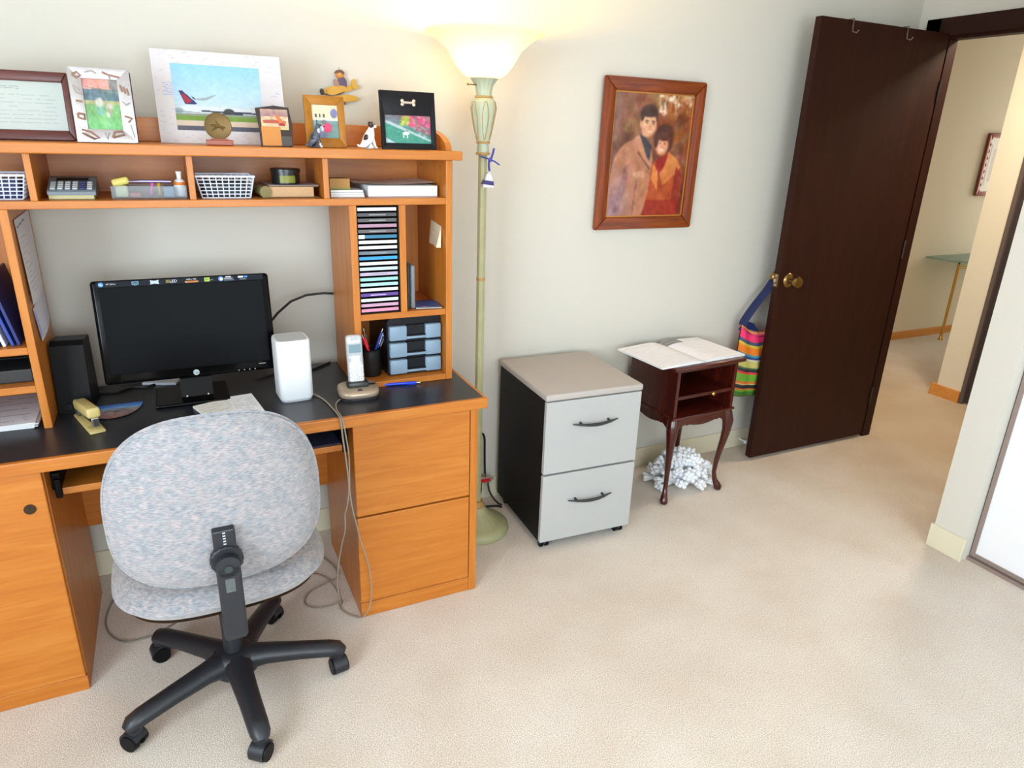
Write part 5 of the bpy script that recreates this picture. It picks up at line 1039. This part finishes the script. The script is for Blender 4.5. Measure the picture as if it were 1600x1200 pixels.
# ================================================================== BAG BEHIND THE DOOR
bg = thing('striped_bag', 'rainbow striped cloth bag hanging from the knob behind the door', 'bag', (2.545, 2.43, .335))
strip = [(.00, (96, 40, 30)), (.03, (60, 120, 40)), (.09, (120, 160, 40)), (.13, (226, 90, 40)), (.145, (36, 36, 48)), (.20, (206, 190, 120)), (.22, (226, 110, 40)), (.25, (110, 170, 50)), (.37, (226, 60, 60)), (.40, (36, 40, 60)), (.44, (80, 110, 60)), (.47, (206, 196, 110)), (.57, (222, 214, 190)), (.59, (36, 60, 140)), (.63, (70, 150, 170)), (.66, (240, 130, 30)), (.77, (214, 190, 50)), (.80, (70, 80, 110)), (.85, (240, 50, 110)), (.97, (222, 130, 90)), (1.0, (120, 60, 50))]
cv = Cv(40, 120, (0, 0, 0))
for i in range(len(strip)-1): cv.rect(0, 1-strip[i+1][0], 1.01, 1-strip[i][0]+.01, strip[i][1])
def bagfn(sgn):
    def fn(u, v):
        x = -.135+.27*u; e = 1-(2*u-1)**2; sag = .055*(1-(2*u-1)**2)*v
        y = sgn*(.004+.026*math.sqrt(max(0, e))*math.sin(PI*min(1, .12+.85*v))) + .004*math.sin(u*22+v*3)*(e > .02)*sgn*-1
        return (x*(1-.05*v)+.0, y, .38*v-sag*.9+.012*(2*u-1)**2*(1-v))
    return fn
picture('cloth', cv, bg, (0, 0, 0), (1, 0, 0), (0, 1, 0), PRINTM, fn=bagfn(-1)); picture('cloth', cv, bg, (0, 0, 0), (1, 0, 0), (0, 1, 0), PRINTM, fn=bagfn(1))
part('lining', MB().grid(lambda u, v: (-.125+.25*u, -.018+.036*v, .366-.055*(1-(2*u-1)**2)), 12, 3), NAVY, bg)
part('strap', MB().tube(smoothp([(-.118, .0, .372), (-.110, .0, .40), (-.06, -.002, .47), (-.0, -.004, .54), (.035, -.006, .592), (.050, -.006, .612)]), .027, 10, True, .10), NAVY, bg, smooth=40, label='navy blue strap'); part('strap', MB().tube(smoothp([(.118, .008, .372), (.10, .008, .45), (.075, .006, .55), (.058, .004, .612)]), .015, 10, True, .15), NAVY, bg, smooth=40)
part('strap_base', MB().prism([(-.135, .35), (-.10, .395), (-.04, .375), (.0, .33), (-.06, .345)], 'y', .006, .010), NAVY, bg)

# ================================================================== PORTRAIT ON THE WALL
t, o, u, v = frame('portrait_frame', 'wooden framed photograph of a man and a woman in tan coats on the wall', 'picture', (1.839, YW-.006, 1.174), -.012, .502, .597, (.052, .052, .052, .052), .024, FRW, fm2=FRWH, bevel=.007)
cv = Cv(170, 220, (110, 62, 40))
cv.vgrad(0, (140, 92, 60), 1, (96, 40, 30)); cv.noise(16, 10); cv.noise(8, 22); cv.put(np.clip(1-cv.X*2.6, 0, 1), (124, 92, 84), .6)
for i in range(90): cv.ell(random.uniform(.55, .98), abs(random.gauss(.02, .1)), random.uniform(.01, .035), random.uniform(.01, .03), random.choice([(226, 196, 170), (206, 160, 110), (176, 100, 50), (240, 220, 200)]), .6)
for i in range(40): cv.ell(random.uniform(.55, 1), random.uniform(.1, .5), .05, .05, random.choice([(150, 76, 26), (128, 58, 24), (96, 40, 20)]), .4)
cv.ell(.22, .26, .1, .06, (150, 110, 60), .5)
# woman
cv.poly([(.60, .52), (.74, .46), (.86, .52), (.94, .60), (.96, .80), (.93, 1), (.46, 1), (.50, .66), (.54, .56)], (166, 70, 26)).poly([(.74, .46), (.86, .52), (.92, .58), (.80, .68), (.70, .74), (.64, .62)], (198, 118, 60)).poly([(.86, .58), (.96, .66), (.95, 1), (.82, 1), (.84, .75)], (132, 36, 20)).poly([(.5, .86), (.95, .86), (.93, 1), (.46, 1)], (146, 36, 18)).poly([(.58, .53), (.74, .47), (.70, .58), (.62, .66)], (150, 26, 18)).poly([(.56, .56), (.62, .62), (.64, .78), (.54, .68)], (206, 120, 56))
cv.ell(.658, .335, .122, .095, (74, 32, 24)).ell(.675, .40, .105, .07, (78, 34, 26)).ell(.645, .41, .078, .078, (214, 150, 112)).ell(.66, .338, .098, .036, (84, 38, 28)).ell(.565, .37, .03, .06, (74, 32, 24)).line((.625, .447), (.672, .450), .006, (232, 206, 190)).ell(.617, .393, .011, .005, (70, 36, 30)).ell(.678, .396, .011, .005, (70, 36, 30)).ell(.645, .420, .010, .014, (196, 126, 92), .7)
# man
cv.poly([(.10, .46), (.18, .40), (.30, .36), (.38, .33), (.50, .42), (.54, .52), (.52, .80), (.46, 1), (.0, 1), (.02, .70), (.06, .52)], (178, 118, 88)).poly([(.34, .32), (.44, .36), (.51, .42), (.50, .54), (.44, .48)], (62, 56, 68)).poly([(.28, .36), (.35, .33), (.47, .52), (.50, .60), (.38, .47)], (190, 130, 98)).line((.35, .47), (.51, .60), .008, (120, 72, 52)); cv.poly([(.20, .58), (.26, .55), (.22, .8), (.14, 1), (.08, 1)], (146, 96, 84), .8).line((.36, .70), (.34, 1), .006, (120, 76, 60)).ell(.40, .65, .10, .025, (206, 160, 130), .5).ell(.10, .90, .14, .22, (150, 116, 124), .5, .5)
cv.ell(.445, .165, .112, .072, (66, 38, 32)).ell(.455, .25, .094, .092, (220, 162, 126)).ell(.43, .30, .06, .045, (214, 154, 118)).ell(.355, .245, .016, .03, (206, 146, 112)).ell(.45, .158, .105, .034, (62, 36, 30)).poly([(.345, .15), (.40, .15), (.375, .215), (.352, .23)], (60, 36, 30)).poly([(.53, .15), (.555, .17), (.552, .23), (.54, .21)], (60, 36, 30)).line((.405, .222), (.44, .218), .005, (80, 46, 38)).line((.485, .222), (.52, .226), .005, (80, 46, 38)).ell(.425, .236, .011, .005, (72, 40, 34)).ell(.503, .24, .011, .005, (72, 40, 34)).ell(.47, .268, .011, .018, (200, 136, 102), .7).line((.445, .303), (.490, .306), .004, (236, 206, 188)); cv.put(np.clip((cv.Y-.55)*2, 0, 1)*np.clip(1-cv.X*2.4, 0, 1), (150, 122, 140), .7); cv.noise(9, 16); cv.noise(6, 34); cv.blur(3); cv.noise(3, 60)
picture('photograph', cv, t, o, u, v)
part('inner_lip', MB().box(o[0], -.014, o[2], o[0]+.005, -.010, o[2]+v[2]).box(o[0]+u[0]-.005, -.014, o[2], o[0]+u[0], -.010, o[2]+v[2]).box(o[0], -.014, o[2], o[0]+u[0], -.010, o[2]+.005).box(o[0], -.014, o[2]+v[2]-.005, o[0]+u[0], -.010, o[2]+v[2]), plain('frame_gilt', (196, 130, 60), .3, metal=.4), t)

# ================================================================== HALL
t = thing('console_table', 'glass topped console table with brass legs in the hall', 'table', (6.15, 3.52, 0))
part('glass_top', MB().prism([(-.56, -.02), (-.46, -.16), (.7, -.16), (.7, .17), (-.56, .17)], 'z', .690, .704), TGLASS, t)
BR2 = plain('polished_brass', (206, 166, 84), .2, metal=1)
for x, y in ((-.32, .03), (.6, .03)):
    part('leg', MB().tube([(x, y, .0005), (x, y, .02), (x, y, .04), (x, y, .60), (x, y, .65)], [.020, .014, .011, .011, .011], 14), BR2, t, smooth=True); part('finial', MB().lathe([(.0, .650), (.010, .650), (.006, .664), (.012, .680), (.0, .690)], 14, (x, y)), plain('finial_dark', (70, 66, 54), .4, metal=.5), t, smooth=True)
part('rail', MB().cyl((-.32, .03, .62), (.6, .03, .62), .010, n=12), BR2, t, smooth=True)
t, o, u, v = frame('hall_picture', 'ornate reddish framed picture hanging in the hall', 'picture', (6.25, 3.694, 1.185), 0, .46, .49, (.034, .034, .034, .034), .022, plain('hall_frame_red', (128, 62, 42), .35, metal=.3, noise=.5, nscale=70), bevel=.006)
cv = Cv(30, 30, (214, 208, 188)); cv.rect(.2, .2, .8, .8, (186, 176, 160)).line((.12, .15), (.12, .85), .02, (120, 120, 116)); picture('print', cv, t, o, u, v)
for k_ in range(9): part('bead', MB().ell((-.196, -.021, .035+k_*.0525), .006, .004, .014, 8, 6), plain('hall_frame_red', (128, 62, 42), .35), t, smooth=True)
t = thing('hall_added_lamp', 'added flush ceiling lamp lighting the hall out of view', 'lamp', (3.85, 2.0, 2.36)); part('shade', MB().lathe([(.0, .0), (.10, .015), (.14, .05), (.15, .079), (.0, .079)], 32), SHADE, t, smooth=True)
